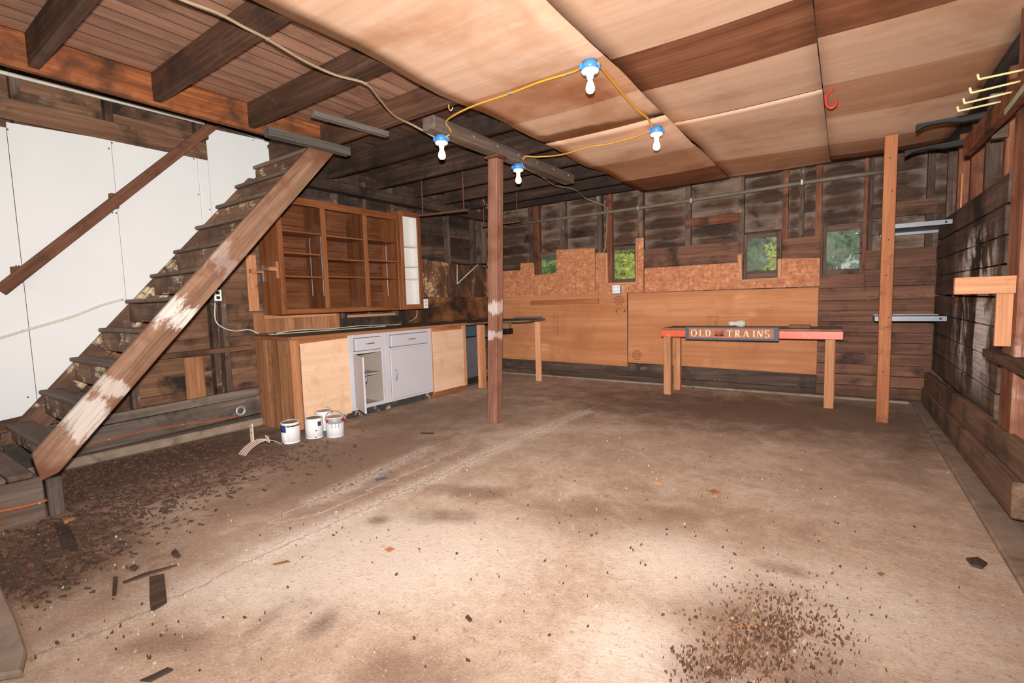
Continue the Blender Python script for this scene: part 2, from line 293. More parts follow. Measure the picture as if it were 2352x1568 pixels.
def custom(name, m): SPEC[name] = dict(kind='custom', mat=m)
def make_floor_mat():
    m, nt, b = nodes('concrete_floor')
    pos = N(nt, 'ShaderNodeNewGeometry').outputs['Position']
    n_big = noise(nt, pos, 0.7, 5, 0.68, 0.5); n_mid = noise(nt, pos, 3.0, 6, 0.74, 0.4); n_grain = noise(nt, pos, 14, 4, 0.75)
    n_fine = noise(nt, pos, 90, 3, 0.8); n_speck = noise(nt, pos, 34, 4, 0.8)
    c = ramp(nt, n_mid, [(0.34, lin((170, 145, 125))), (0.5, lin((186, 162, 142))), (0.64, lin((200, 178, 160)))]).outputs[0]
    c = mixc(nt, math_(nt, 'MULTIPLY', maprange(nt, n_big, 0.44, 0.62), 0.6), c, lin((164, 136, 114)))
    c = mixc(nt, math_(nt, 'MULTIPLY', maprange(nt, n_grain, 0.5, 0.66), 0.32), c, lin((152, 124, 102)))
    c = mixc(nt, math_(nt, 'MULTIPLY', maprange(nt, n_grain, 0.47, 0.36), 0.25), c, lin((212, 194, 178)))
    # stains (soil, dark oil, brown oil, lime) as surveyed over the floor, with ragged edges
    at = N(nt, 'ShaderNodeAttribute', attribute_name='stain'); sc_ = N(nt, 'ShaderNodeSeparateColor'); nt.links.new(at.outputs['Color'], sc_.inputs[0])
    wob = math_(nt, 'MULTIPLY', math_(nt, 'SUBTRACT', math_(nt, 'ADD', math_(nt, 'MULTIPLY', n_mid, 0.65), math_(nt, 'MULTIPLY', n_grain, 0.35)), 0.5), 3.6)
    for sock, col, k in ((sc_.outputs[2], (128, 101, 83), 0.75), (at.outputs['Alpha'], (222, 208, 194), 0.62), (sc_.outputs[1], (110, 87, 72), 0.8), (sc_.outputs[0], (88, 64, 50), 0.9)):
        f = maprange(nt, math_(nt, 'SUBTRACT', math_(nt, 'MULTIPLY', sock, 2.0), math_(nt, 'ADD', wob, 1.0)), -0.6, 0.6)
        f = math_(nt, 'MULTIPLY', math_(nt, 'MULTIPLY', f, maprange(nt, sock, 0.02, 0.2)), k)
        c = mixc(nt, f, c, lin(col))
    # cracks: whitish lime along their sides, dark gap in the middle
    ac = N(nt, 'ShaderNodeAttribute', attribute_name='crack'); sx_ = N(nt, 'ShaderNodeSeparateXYZ'); nt.links.new(ac.outputs['Vector'], sx_.inputs[0])
    a = math_(nt, 'ABSOLUTE', math_(nt, 'ADD', sx_.outputs[0], math_(nt, 'MULTIPLY', math_(nt, 'SUBTRACT', n_mid, 0.5), 0.2)))
    f1 = math_(nt, 'MULTIPLY', maprange(nt, a, 0.01, 0.13, 1, 0), maprange(nt, n_speck, 0.42, 0.56))
    c = mixc(nt, math_(nt, 'MULTIPLY', f1, sx_.outputs[1]), c, lin((232, 220, 206)))
    f2 = math_(nt, 'MULTIPLY', maprange(nt, a, 0.004, 0.011, 1, 0), maprange(nt, n_speck, 0.4, 0.52))
    c = mixc(nt, math_(nt, 'MULTIPLY', f2, 0.55), c, lin((116, 92, 74)))
    c = mixc(nt, math_(nt, 'MULTIPLY', maprange(nt, n_speck, 0.57, 0.66), 0.55), c, lin((118, 92, 74)))
    c = mixc(nt, math_(nt, 'MULTIPLY', maprange(nt, n_fine, 0.58, 0.68), 0.5), c, lin((230, 216, 202)))
    c = mixc(nt, math_(nt, 'MULTIPLY', maprange(nt, n_fine, 0.42, 0.33), 0.5), c, lin((112, 86, 68)))
    nt.links.new(c, b.inputs['Base Color']); b.inputs['Roughness'].default_value = 0.88; b.inputs['Specular IOR Level'].default_value = 0.2
    h = math_(nt, 'ADD', n_speck, math_(nt, 'MULTIPLY', n_fine, 0.7))
    bp = N(nt, 'ShaderNodeBump', i_Strength=0.5, i_Distance=0.008); nt.links.new(h, bp.inputs['Height']); nt.links.new(bp.outputs[0], b.inputs['Normal'])
    return m
def spot(px, py, rx, ry, rot, col, k): p = P(px, py, 'z', 0); return (p.x, p.y, rx, ry, rot, col, k)
SOIL, DARK, BROWN, LIME = 0, 1, 2, 3
OILS = [spot(1800, 950, 1.7, 0.8, 0.1, DARK, 0.95), spot(1480, 915, 1.3, 0.8, 0.0, BROWN, 0.7), (-4.75, 1.5, 0.6, 1.4, 0.1, SOIL, 0.78), spot(90, 1270, 0.5, 0.35, 0.1, SOIL, 0.75), (-4.5, 1.4, 0.9, 1.6, 0.1, BROWN, 0.95), spot(120, 1290, 0.7, 0.5, 0.1, BROWN, 0.9),
        spot(330, 1190, 0.35, 0.3, 0.2, BROWN, 0.8), spot(800, 1050, 0.7, 1.1, 0.2, BROWN, 0.9), spot(1000, 950, 0.8, 1.2, 0.0, BROWN, 0.8), spot(2050, 990, 0.4, 1.0, 0, DARK, 0.7),
        spot(1040, 1185, 0.2, 0.09, 0.5, DARK, 0.72), spot(1090, 1130, 0.22, 0.1, 0.4, BROWN, 0.9), spot(868, 1195, 0.06, 0.05, 0.3, DARK, 0.85), spot(740, 1435, 0.05, 0.08, 0.3, DARK, 0.72),
        spot(1810, 1310, 0.1, 0.05, 0.0, DARK, 0.7), spot(1830, 1380, 0.22, 0.10, 0.3, BROWN, 1.0), spot(1740, 1460, 0.25, 0.25, 0.2, BROWN, 1.0), spot(1640, 1540, 0.12, 0.1, 0.2, DARK, 0.65),
        spot(900, 1270, 0.6, 0.4, 0.6, LIME, 0.95), spot(620, 1340, 0.4, 0.2, 0.6, LIME, 0.8), spot(1540, 1290, 0.3, 0.25, 0.3, LIME, 0.8), spot(1240, 990, 0.5, 0.12, 0.8, LIME, 0.6),
        spot(1450, 1480, 0.2, 0.2, 0.1, LIME, 0.8), spot(2000, 1400, 0.4, 0.3, 0.1, LIME, 0.7), spot(380, 1480, 0.16, 0.06, 0.6, BROWN, 0.9), spot(1440, 1180, 0.7, 0.3, 0.4, BROWN, 0.6), spot(930, 1540, 0.2, 0.12, 0.2, BROWN, 0.8),
        spot(640, 1400, 0.03, 0.16, 0.3, BROWN, 0.9), spot(690, 1380, 0.16, 0.03, 0.25, BROWN, 0.9)]
CRACKS = [([(40, 1525), (250, 1440), (420, 1365), (560, 1295), (720, 1225), (900, 1142), (1080, 1060), (1340, 945)], 0.85), ([(720, 1150), (860, 1085), (985, 1030)], 0.7)]
def make_floor():
    x0, x1, y0, y1, st_ = XL-0.1, XR+0.2, YF, YB+0.1, 0.04
    nx, ny = int((x1-x0)/st_)+1, int((y1-y0)/st_)+1
    vs = [(x0+(x1-x0)*i/nx, y0+(y1-y0)*j/ny, 0.0) for j in range(ny+1) for i in range(nx+1)]
    fs = [(j*(nx+1)+i, j*(nx+1)+i+1, (j+1)*(nx+1)+i+1, (j+1)*(nx+1)+i) for j in range(ny) for i in range(nx)]
    n0 = len(vs); vs += [(x0, y0, -0.12), (x1, y0, -0.12), (x1, y1, -0.12), (x0, y1, -0.12)]
    fs += [(n0+3, n0+2, n0+1, n0), (n0, n0+1, nx, 0), (n0+2, n0+3, ny*(nx+1), ny*(nx+1)+nx), (n0+1, n0+2, ny*(nx+1)+nx, nx), (n0+3, n0, 0, ny*(nx+1))]
    me = bpy.data.meshes.new('floor'); me.from_pydata(vs, [], fs); me.materials.append(mat('concrete_floor'))
    sa = me.attributes.new('stain', 'FLOAT_COLOR', 'POINT'); ca_ = me.attributes.new('crack', 'FLOAT_VECTOR', 'POINT')
    segs = []
    for pts, wh in CRACKS:
        q = [P(*p, 'z', 0) for p in pts]
        for a, b_ in zip(q, q[1:]): d = (b_-a); L = d.length; segs.append((a.x, a.y, d.x/L, d.y/L, L, wh if a.y > 0.9 else 0.3))
    S_, C_ = [], []
    for (x, y, z) in vs:
        c = [0.0]*4
        for (cx, cy, rx, ry, rot, kind, k) in OILS:
            dx, dy = x-cx, y-cy
            if abs(dx) > 2.2*max(rx, ry) or abs(dy) > 2.2*max(rx, ry): continue
            cr, sr = math.cos(rot), math.sin(rot); u, v = (dx*cr+dy*sr)/rx, (dy*cr-dx*sr)/ry
            c[kind] = max(c[kind], k*min(1.0, max(0.0, 1.25-0.62*math.hypot(u, v))))
        S_ += c
        best = (9, 9, 0)
        for (ax_, ay, ux, uy, L, wh) in segs:
            dx, dy = x-ax_, y-ay; t = dx*ux+dy*uy; sg_ = dy*ux-dx*uy; over = max(0, -t, t-L); d = math.hypot(sg_, over)
            if d < best[0]: best = (d, sg_ if over < 0.03 else math.copysign(d, sg_), wh)
        C_ += [best[1], best[2], 0.0]
    sa.data.foreach_set('color', S_); ca_.data.foreach_set('vector', C_)
    return link('floor', me, (0, 0, 0))
def make_osb():
    m, nt, b = nodes('osb')
    vec, rnd, tc = rand_vec(nt)
    warp = noise(nt, vec, 3, 3, 0.6)
    v1 = N(nt, 'ShaderNodeTexVoronoi', i_Scale=17.0, i_Randomness=1.0); nt.links.new(scaled(nt, vec, (1.0, 1.0, 2.2)), v1.inputs['Vector'])
    v2 = N(nt, 'ShaderNodeTexVoronoi', i_Scale=23.0, i_Randomness=1.0); nt.links.new(scaled(nt, vec, (2.0, 2.0, 0.8)), v2.inputs['Vector'])
    s1 = N(nt, 'ShaderNodeSeparateColor'); nt.links.new(v1.outputs['Color'], s1.inputs[0])
    s2 = N(nt, 'ShaderNodeSeparateColor'); nt.links.new(v2.outputs['Color'], s2.inputs[0])
    g = math_(nt, 'ADD', math_(nt, 'MULTIPLY', s1.outputs[0], 0.5), math_(nt, 'MULTIPLY', s2.outputs[0], 0.5))
    c = ramp(nt, g, [(0.1, lin((156, 94, 60))), (0.35, lin((172, 108, 70))), (0.65, lin((184, 120, 80))), (0.95, lin((206, 146, 104)))]).outputs[0]
    c = mixc(nt, math_(nt, 'MULTIPLY', maprange(nt, warp, 0.55, 0.7), 0.4), c, lin((150, 84, 50)))
    nt.links.new(c, b.inputs['Base Color']); b.inputs['Roughness'].default_value = 0.75
    bp = N(nt, 'ShaderNodeBump', i_Strength=0.2, i_Distance=0.003); nt.links.new(g, bp.inputs['Height']); nt.links.new(bp.outputs[0], b.inputs['Normal'])
    custom('osb', m)
    m, nt, b = nodes('osb_stained')
    vec, rnd, tc = rand_vec(nt)
    n1 = noise(nt, scaled(nt, vec, (1, 1, 0.6)), 3.2, 6, 0.7, 0.4); n2 = noise(nt, vec, 30, 4, 0.75)
    c = ramp(nt, n1, [(0.36, lin((36, 26, 20))), (0.5, lin((78, 52, 34))), (0.62, lin((122, 80, 52)))]).outputs[0]
    f = math_(nt, 'MULTIPLY', maprange(nt, n1, 0.56, 0.62), maprange(nt, n2, 0.48, 0.56))
    c = mixc(nt, f, c, lin((206, 182, 140)))
    nt.links.new(c, b.inputs['Base Color']); b.inputs['Roughness'].default_value = 0.8
    custom('osb_stained', m)
make_osb()
def make_glass():
    for nm, lo, hi in (('window_glass', 0.02, 0.10), ('window_glass_dusty', 0.04, 0.24)):
        m, nt, b = nodes(nm); out = nt.nodes['Material Output']
        vec, rnd, tc = rand_vec(nt)
        n = noise(nt, vec, 6, 5, 0.7)
        tr = N(nt, 'ShaderNodeBsdfTransparent'); tr.inputs[0].default_value = (0.94, 0.97, 0.95, 1)
        b.inputs['Base Color'].default_value = (0.55, 0.6, 0.5, 1); b.inputs['Roughness'].default_value = 0.5
        mx = N(nt, 'ShaderNodeMixShader'); nt.links.new(maprange(nt, n, 0.35, 0.75, lo, hi), mx.inputs[0])
        nt.links.new(tr.outputs[0], mx.inputs[1]); nt.links.new(b.outputs[0], mx.inputs[2]); nt.links.new(mx.outputs[0], out.inputs[0])
        custom(nm, m)
make_glass()
def make_lawn():
    m, nt, b = nodes('lawn'); pos = N(nt, 'ShaderNodeNewGeometry').outputs['Position']
    n = noise(nt, pos, 2.5, 6, 0.7)
    c = ramp(nt, n, [(0.3, lin((52, 84, 34))), (0.55, lin((84, 122, 48))), (0.75, lin((126, 150, 70)))]).outputs[0]
    nt.links.new(c, b.inputs['Base Color']); b.inputs['Roughness'].default_value = 0.9; custom('lawn', m)
make_lawn()
custom('concrete_floor', make_floor_mat())

# ------------------------------------------------------------------ builders
ORG = {}     # world origin of every unrotated object that may carry children
def link(name, me, loc, parent=None, rot=None):
    o = bpy.data.objects.new(name, me); COL.objects.link(o)
    loc = Vector(loc); ORG[o.name] = loc.copy()
    if parent is not None:
        o.parent = parent; o.location = loc - ORG[parent.name]
    else: o.location = loc
    if rot is not None:
        o.rotation_mode = 'QUATERNION'; o.rotation_quaternion = rot
    return o
def tag(o, label=None, cat=None, group=None, kind=None):
    if label: o['label'] = label
    if cat: o['category'] = cat
    if group: o['group'] = group
    if kind: o['kind'] = kind
    return o
def thing(name, loc, label, cat, group=None):
    return tag(link(name, None, loc), label, cat, group)
MCACHE = {}
def box_mesh(name, dx, dy, dz, bev, m):
    key = (round(dx, 4), round(dy, 4), round(dz, 4), bev, m.name)
    if key in MCACHE: return MCACHE[key]
    bm = bmesh.new(); bmesh.ops.create_cube(bm, size=1.0)
    bmesh.ops.scale(bm, vec=(dx, dy, dz), verts=bm.verts)
    b_ = min(bev, 0.24*min(dx, dy, dz))
    if b_ > 0.0004: bmesh.ops.bevel(bm, geom=list(bm.edges), offset=b_, segments=1, affect='EDGES', profile=0.5)
    me = bpy.data.meshes.new(name); bm.to_mesh(me); bm.free(); me.materials.append(m); MCACHE[key] = me
    return me
def box(name, x0, x1, y0, y1, z0, z1, mt, parent=None, bev=0.003, axis=None):
    x0, x1 = sorted((x0, x1)); y0, y1 = sorted((y0, y1)); z0, z1 = sorted((z0, z1))
    d = (x1-x0, y1-y0, z1-z0)
    if axis is None: axis = d.index(max(d))
    return link(name, box_mesh(name, *d, bev, mat(mt, axis)), ((x0+x1)/2, (y0+y1)/2, (z0+z1)/2), parent)
def beam(name, p0, p1, wd, ht, mt, parent=None, up=(0, 0, 1), bev=0.003, twist=0.0):
    """board from p0 to p1 (centre line): wd across, ht along 'up'"""
    p0, p1 = Vector(p0), Vector(p1); x = (p1-p0); L = x.length; x.normalize()
    y = Vector(up).cross(x).normalized(); z = x.cross(y)
    rot = Matrix((x, y, z)).transposed().to_quaternion()
    if twist: rot = rot @ Matrix.Rotation(twist, 3, 'X').to_quaternion()
    return link(name, box_mesh(name, L, wd, ht, bev, mat(mt, 0)), (p0+p1)/2, parent, rot)
def poly(name, pts, ext, mt, parent=None, axis=0, bev=0.0):
    """planar outline pts (3D) extruded by the vector ext"""
    pts = [Vector(p) for p in pts]; ext = Vector(ext); c = sum(pts, Vector())/len(pts) + ext/2
    bm = bmesh.new(); a = [bm.verts.new(p-c) for p in pts]; b_ = [bm.verts.new(p-c+ext) for p in pts]
    n = len(pts); bm.faces.new(a); bm.faces.new(b_[::-1])
    for i in range(n): bm.faces.new((a[i], b_[i], b_[(i+1) % n], a[(i+1) % n]))
    bmesh.ops.recalc_face_normals(bm, faces=bm.faces)
    if bev: bmesh.ops.bevel(bm, geom=list(bm.edges), offset=bev, segments=1, affect='EDGES', profile=0.5)
    me = bpy.data.meshes.new(name); bm.to_mesh(me); bm.free(); me.materials.append(mat(mt, axis))
    return link(name, me, c, parent)
def tube_into(bm, pts, r, seg=8, closed=False, flat=1.0):
    pts = [Vector(p) for p in pts]; rings = []; n = len(pts); nrm = None
    for i, p in enumerate(pts):
        if closed: t = pts[(i+1) % n]-pts[i-1]
        else: t = pts[min(i+1, n-1)]-pts[max(i-1, 0)]
        t.normalize()
        if nrm is None:
            nrm = t.orthogonal().normalized() if abs(t.z) > 0.9 else Vector((0, 0, 1)).cross(t).normalized()
        nrm = (nrm - t*nrm.dot(t)).normalized(); bn = t.cross(nrm)
        rr = r[i] if isinstance(r, (list, tuple)) else r
        rings.append([bm.verts.new(p + nrm*math.cos(a)*rr + bn*math.sin(a)*rr*flat) for a in [2*math.pi*k/seg for k in range(seg)]])
    for i in range(n if closed else n-1):
        A, B = rings[i], rings[(i+1) % n]
        for k in range(seg): bm.faces.new((A[k], A[(k+1) % seg], B[(k+1) % seg], B[k]))
    if not closed: bm.faces.new(rings[0][::-1]); bm.faces.new(rings[-1])
def smooth_path(pts, sub=6):
    pts = [Vector(p) for p in pts]; out = []
    for i in range(len(pts)-1):
        a, b_, c, d = pts[max(i-1, 0)], pts[i], pts[i+1], pts[min(i+2, len(pts)-1)]
        for k in range(sub):
            t = k/sub
            out.append(0.5*((2*b_) + (c-a)*t + (2*a-5*b_+4*c-d)*t*t + (3*b_-a-3*c+d)*t**3))
    out.append(pts[-1]); return out
def finish(name, bm, mt, c, parent=None, axis=0, shade=True):
    c = Vector(c); bmesh.ops.translate(bm, verts=bm.verts, vec=-c)
    bmesh.ops.recalc_face_normals(bm, faces=bm.faces)
    me = bpy.data.meshes.new(name); bm.to_mesh(me); bm.free(); me.materials.append(mat(mt, axis))
    if shade:
        for p in me.polygons: p.use_smooth = True
    return link(name, me, c, parent)
def tube(name, pts, r, mt, parent=None, seg=8, sub=6, smooth=True, flat=1.0):
    bm = bmesh.new(); path = smooth_path(pts, sub) if smooth and len(pts) > 2 else [Vector(p) for p in pts]
    tube_into(bm, path, r, seg, flat=flat)
    return finish(name, bm, mt, pts[0], parent)
def lathe(name, prof, loc, mt, parent=None, seg=24, a0=0.0, a1=2*math.pi, rotx=None):
    """prof: (radius, height) pairs turned round the vertical axis through loc"""
    bm = bmesh.new(); full = abs(a1-a0-2*math.pi) < 1e-6; n = seg if full else seg+1
    rings = []
    for r, z in prof:
        if r < 1e-5: rings.append([bm.verts.new((0, 0, z))])
        else: rings.append([bm.verts.new((r*math.cos(a0+(a1-a0)*k/seg), r*math.sin(a0+(a1-a0)*k/seg), z)) for k in range(n)])
    for A, B in zip(rings, rings[1:]):
        for k in range(seg):
            k2 = (k+1) % n if full else k+1
            if len(A) == 1 and len(B) == 1: continue
            if len(A) == 1: bm.faces.new((A[0], B[k2], B[k]))
            elif len(B) == 1: bm.faces.new((A[k], A[k2], B[0]))
            else: bm.faces.new((A[k], A[k2], B[k2], B[k]))
    bmesh.ops.recalc_face_normals(bm, faces=bm.faces)
    me = bpy.data.meshes.new(name); bm.to_mesh(me); bm.free(); me.materials.append(mat(mt))
    for p in me.polygons: p.use_smooth = True
    o = link(name, me, loc, parent)
    return o
def boxes_mesh(name, rects, mt, parent=None, axis=0, loc=(0, 0, 0)):
    """several plain boxes in one mesh (one piece with openings)"""
    bm = bmesh.new()
    for (x0, x1, y0, y1, z0, z1) in rects:
        r = bmesh.ops.create_cube(bm, size=1.0)
        bmesh.ops.scale(bm, vec=(x1-x0, y1-y0, z1-z0), verts=r['verts'])
        bmesh.ops.translate(bm, vec=((x0+x1)/2, (y0+y1)/2, (z0+z1)/2), verts=r['verts'])
    return finish(name, bm, mt, loc, parent, axis, shade=False)

# ================================================================== THE SETTING
def struct(o): o['kind'] = 'structure'; return o
# floor and ground outside
struct(make_floor())
struct(box('ground_outside', -40, 40, -30, 60, -0.3, -0.13, 'lawn', bev=0))

# ---------------- ceiling: deck boards on joists, plywood sheets nailed below
ceil_ = struct(link('ceiling', None, (-2.3, 3.0, 3.05)))
JB, JH, JW = ZJ, 0.205, 0.055
jy = [0.27, 0.93, 1.59, 2.28, 2.98, 3.71, 4.43, 5.11, 5.75, 6.36, 6.84]
XH = -4.22
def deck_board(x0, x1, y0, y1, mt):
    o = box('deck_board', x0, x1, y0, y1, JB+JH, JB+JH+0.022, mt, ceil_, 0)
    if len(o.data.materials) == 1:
        o.data.materials.append(mat('arm_black', 1))  # side faces coloured near-black: shade of the gaps between boards put into colour
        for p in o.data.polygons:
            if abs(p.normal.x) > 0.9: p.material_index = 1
xb = XL-0.1; k = 0
while xb < XR+0.2:                                   # deck boards run front to back
    wdt = random.choice((0.13, 0.14, 0.145)); k += 1
    x1 = xb+wdt-0.010
    y0 = YF if xb > XH-0.05 else 3.0
    if x1 < -2.2:
        ysp = 3.0 + random.uniform(-0.1, 0.1)
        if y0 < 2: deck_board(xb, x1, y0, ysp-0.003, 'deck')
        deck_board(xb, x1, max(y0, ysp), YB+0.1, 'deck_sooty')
    xb += wdt
struct(box('upper_floor', XL-0.1, XR+0.2, 3.0, YB+0.2, JB+JH+0.024, JB+JH+0.06, 'arm_black', None, 0))
box('deck_cover', XH-0.05, XR+0.2, YF, 3.0, JB+JH+0.024, JB+JH+0.06, 'arm_black', ceil_, 0)  # backing coloured near-black so the gaps between deck boards look shaded
box('stairwell_roof', XL-0.2, XH, YF, 3.1, 3.75, 3.8, 'deck_sooty', ceil_, 0)  # unseen lid added over the stairwell to stop light leaking in
box('light_block_side', XH-0.03, XH, YF, 3.1, JB+JH+0.06, 3.75, 'deck_sooty', ceil_, 0)  # unseen side added to keep light out of the stairwell
box('light_block_end', XL-0.1, XH, 3.02, 3.06, JB+JH+0.06, 3.75, 'deck_sooty', ceil_, 0)  # unseen end added to close the stairwell against light
for i, y in enumerate(jy):
    xl = XH if y < 2.9 else XL+0.16
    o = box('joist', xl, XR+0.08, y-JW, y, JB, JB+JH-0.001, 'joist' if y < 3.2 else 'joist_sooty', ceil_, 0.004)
box('stair_header', XH-0.05, XH-0.001, YF, 2.98-JW-0.002, JB-0.02, JB+JH-0.001, 'header', ceil_, 0.004)
# knee of old blocking beside the stair head
box('blocking', XL+0.02, XL+0.16, 3.05, YB-0.03, JB-0.13, JB-0.012, 'siding_sooty', ceil_, 0.004, axis=1)
# plywood sheets, each with its own veneer bands, sagging a little between nails
sx = [-2.45, -1.275, -0.175, 0.86]
def yz(px, py): return P(px, py, 'z', ZJ-0.02).y
bands = [
    [(YF, 'ply_light'), (1.55, 'ply_light'), (yz(1385, 125), 'ply_mid'), (yz(1456, 210), 'ply_light'), (yz(1590, 333), 'ply_mid'), (yz(1631, 380), 'ply_dark'), (YB+0.02, None)],
    [(YF, 'ply_light'), (yz(1640, 60), 'ply_dark'), (yz(1676, 150), 'ply_light'), (yz(1710, 240), 'ply_light'), (yz(1766, 347), 'ply_mid'), (yz(1780, 386), 'ply_light'), (YB+0.02, None)],
    [(YF, 'ply_light'), (1.9, 'ply_dark'), (yz(1886, 80), 'ply_light'), (yz(1897, 195), 'ply_mid'), (yz(1902, 268), 'ply_light'), (yz(1903, 320), 'ply_mid'), (yz(1888, 358), 'ply_dark'), (YB+0.02, None)]]
def sag(x, y, ci):
    e = 0.008*math.sin(y*2.9+ci*1.7) + 0.007*math.sin(y*5.3+ci)
    if ci == 0: e *= 1.0 + 0.9*max(0, (-1.8-x)/0.65)
    u = (x-sx[ci])/(sx[ci+1]-sx[ci])
    return ZJ-0.022 - 0.010*math.sin(math.pi*u) - max(e, -0.018)*0.8 - (0.05*math.exp(-((x-0.35)**2+(y-5.9)**2)/0.8))
splits = [[YF, 4.19, YB+0.02], [YF, 1.95, 4.40, YB+0.02], [YF, 2.3, YB+0.02]]
def ply_sheet(ci, y0, y1):
    x0, x1 = sx[ci]+0.003, sx[ci+1]-0.003; y0 += 0.003; y1 -= 0.003
    cuts = sorted({y0, y1} | {b[0] for b in bands[ci] if y0 < b[0] < y1} | {y0+(y1-y0)*k/22 for k in range(23)})
    c = Vector(((x0+x1)/2, (y0+y1)/2, ZJ-0.02)); bm = bmesh.new(); nx = 8; mts = []
    rows = []
    for y in cuts: rows.append([bm.verts.new(Vector((x0+(x1-x0)*i/nx, y, sag(x0+(x1-x0)*i/nx, y, ci)))-c) for i in range(nx+1)])
    names = ['ply_light', 'ply_mid', 'ply_dark']
    for r, (A, B) in enumerate(zip(rows, rows[1:])):
        ym = (cuts[r]+cuts[r+1])/2; nm = [b for b in bands[ci] if b[0] <= ym][-1][1]
        for i in range(nx):
            f = bm.faces.new((A[i], A[i+1], B[i+1], B[i])); f.material_index = names.index(nm); f.smooth = True
    bmesh.ops.recalc_face_normals(bm, faces=bm.faces)
    bmesh.ops.solidify(bm, geom=list(bm.faces), thickness=0.007)
    me = bpy.data.meshes.new('plywood_sheet'); bm.to_mesh(me); bm.free()
    for n in names: me.materials.append(mat(n, 0))
    return link('plywood_sheet', me, c, ceil_)
for ci in range(3):
    for y0, y1 in zip(splits[ci], splits[ci][1:]): ply_sheet(ci, y0, y1)

# ---------------- back wall
wx = lambda px, py=580: P(px, py, 'y', YB).x
wz = lambda px, py: P(px, py, 'y', YB).z
WIN = []
for (x0, y0, x1, y1) in ((1236, 578, 1290, 634), (1404, 565, 1466, 648), (1706, 536, 1790, 640), (1889, 514, 1983, 630)):
    YW = YB+0.05
    a, b_ = P(x0, y1, 'y', YW), P(x1, y1, 'y', YW); t = P((x0+x1)/2, y0, 'y', YW)
    WIN.append((a.x, b_.x, (a.z+b_.z)/2, t.z))
xs = [XL-0.2]; rects = []
for (a, b_, c, d) in WIN:
    rects.append((xs[-1], a, YB+0.115, YB+0.14, -0.1, 3.2)); rects.append((a, b_, YB+0.115, YB+0.14, -0.1, c)); rects.append((a, b_, YB+0.115, YB+0.14, d, 3.2)); xs.append(b_)
rects.append((xs[-1], XR+0.3, YB+0.115, YB+0.14, -0.1, 3.2))
wall_b = struct(boxes_mesh('wall_back', rects, 'siding_sooty', None, 0, (-2.3, YB+0.12, 0)))
# studs, by the photograph's bays
stud_px = [(1100, 1108, 'stud'), (1212, 1222, 'stud'), (1223, 1236, 'stud_red'), (1283, 1297, 'stud'), (1370, 1382, 'stud'), (1392, 1404, 'stud_red'), (1464, 1477, 'stud'), (1574, 1586, 'stud'), (1696, 1709, 'stud'),
           (1797, 1810, 'stud_red'), (1836, 1847, 'stud'), (1873, 1888, 'stud_red'), (1984, 1993, 'stud_red'), (1996, 2006, 'stud'), (2128, 2146, 'stud')]
studs = []
for a, b_, m_ in stud_px:
    x0, x1 = wx(a, 480), wx(b_, 480); studs.append((x0, x1))
    z0 = 0.05
    box('stud', x0, x1, YB+0.005, YB+0.085, z0, ZJ+0.02, m_, wall_b, 0.003)
# lap siding seen between the studs; each length between two studs is built
zrow = [0.02 + 0.172*i for i in range(17)]
edges = [XL] + [v for s in studs for v in s] + [XR+0.1]
bays = [(edges[i], edges[i+1]) for i in range(0, len(edges), 2)]
for (x0, x1) in bays:
    if x1-x0 < 0.03: continue
    for r, z in enumerate(zrow):
        zt = z+0.18
        parts = [(x0, x1)]
        for (a, b_, c, d) in WIN:
            if zt > c+0.01 and z < d-0.01:
                np_ = []
                for (u, v) in parts:
                    if b_ <= u or a >= v: np_.append((u, v)); continue
                    if a-u > 0.03: np_.append((u, a))
                    if v-b_ > 0.03: np_.append((b_, v))
                parts = np_
        for (u, v) in parts:
            if z < 1.1 and u < wx(1860): continue            # hidden behind the plywood
            zz0, zz1 = z, min(zt, ZJ+0.03)
            for (a, b_, c, d) in WIN:                          # trimmed at the window heads and sills
                pass
            beam('siding_board', (u-0.005, YB+0.098+random.uniform(-.003, .003), (zz0+zz1)/2), (v+0.005, YB+0.098+random.uniform(-.003, .003), (zz0+zz1)/2+random.uniform(-.004, .004)),
                 0.016, zz1-zz0, 'siding', wall_b, bev=0.003, twist=-0.05)
# rows cut by a window: short fillers above and below each opening are the frame's own trim
bz = lambda a, b_, y: (wz(a, y)+wz(b_, y))/2
# blocks and wide boards nailed across the studs
box('wall_block', wx(1574, 500), wx(1700, 500), YB-0.02, YB+0.003, wz(1640, 516), wz(1640, 496), 'stud_red', wall_b, axis=0)
box('cross_board', wx(1479, 590), wx(1697, 590), YB-0.015, YB+0.004, wz(1590, 607), wz(1590, 563), 'inner_plank', wall_b, axis=0)
box('cross_board', wx(1797, 570), wx(1884, 570), YB-0.015, YB+0.004, wz(1840, 594), wz(1840, 545), 'inner_plank', wall_b, axis=0)
# horizontal planks to the right of the plywood
lines = [0.04, 0.17, 0.30, 0.425, 0.555, 0.68, 0.80, 0.925, 1.05, 1.175, 1.325, 1.52, 1.74]
a4, b4, c4, d4 = WIN[3]
for z0, z1 in zip(lines, lines[1:]):
    spans = [(wx(1879, 700), XR-0.002)]
    if z1 > c4+0.02:
        spans = [(b4+0.01, XR-0.002)]
        if z0 < c4: box('sill_board', a4-0.03, b4+0.008, YB-0.02, YB+0.04, z0, c4-0.002, 'inner_plank', wall_b)
    for (u, v) in spans:
        beam('wall_plank', (u, YB-0.012, (z0+z1)/2), (v, YB-0.012+random.uniform(-.004, .004), (z0+z1)/2+random.uniform(-.003, .003)), 0.022, z1-z0-0.006, 'inner_plank', wall_b, bev=0.003)
box('ledger', b4+0.02, XR-0.01, YB-0.03, YB+0.004, wz(2080, 496), wz(2080, 462), 'inner_plank', wall_b, axis=0)
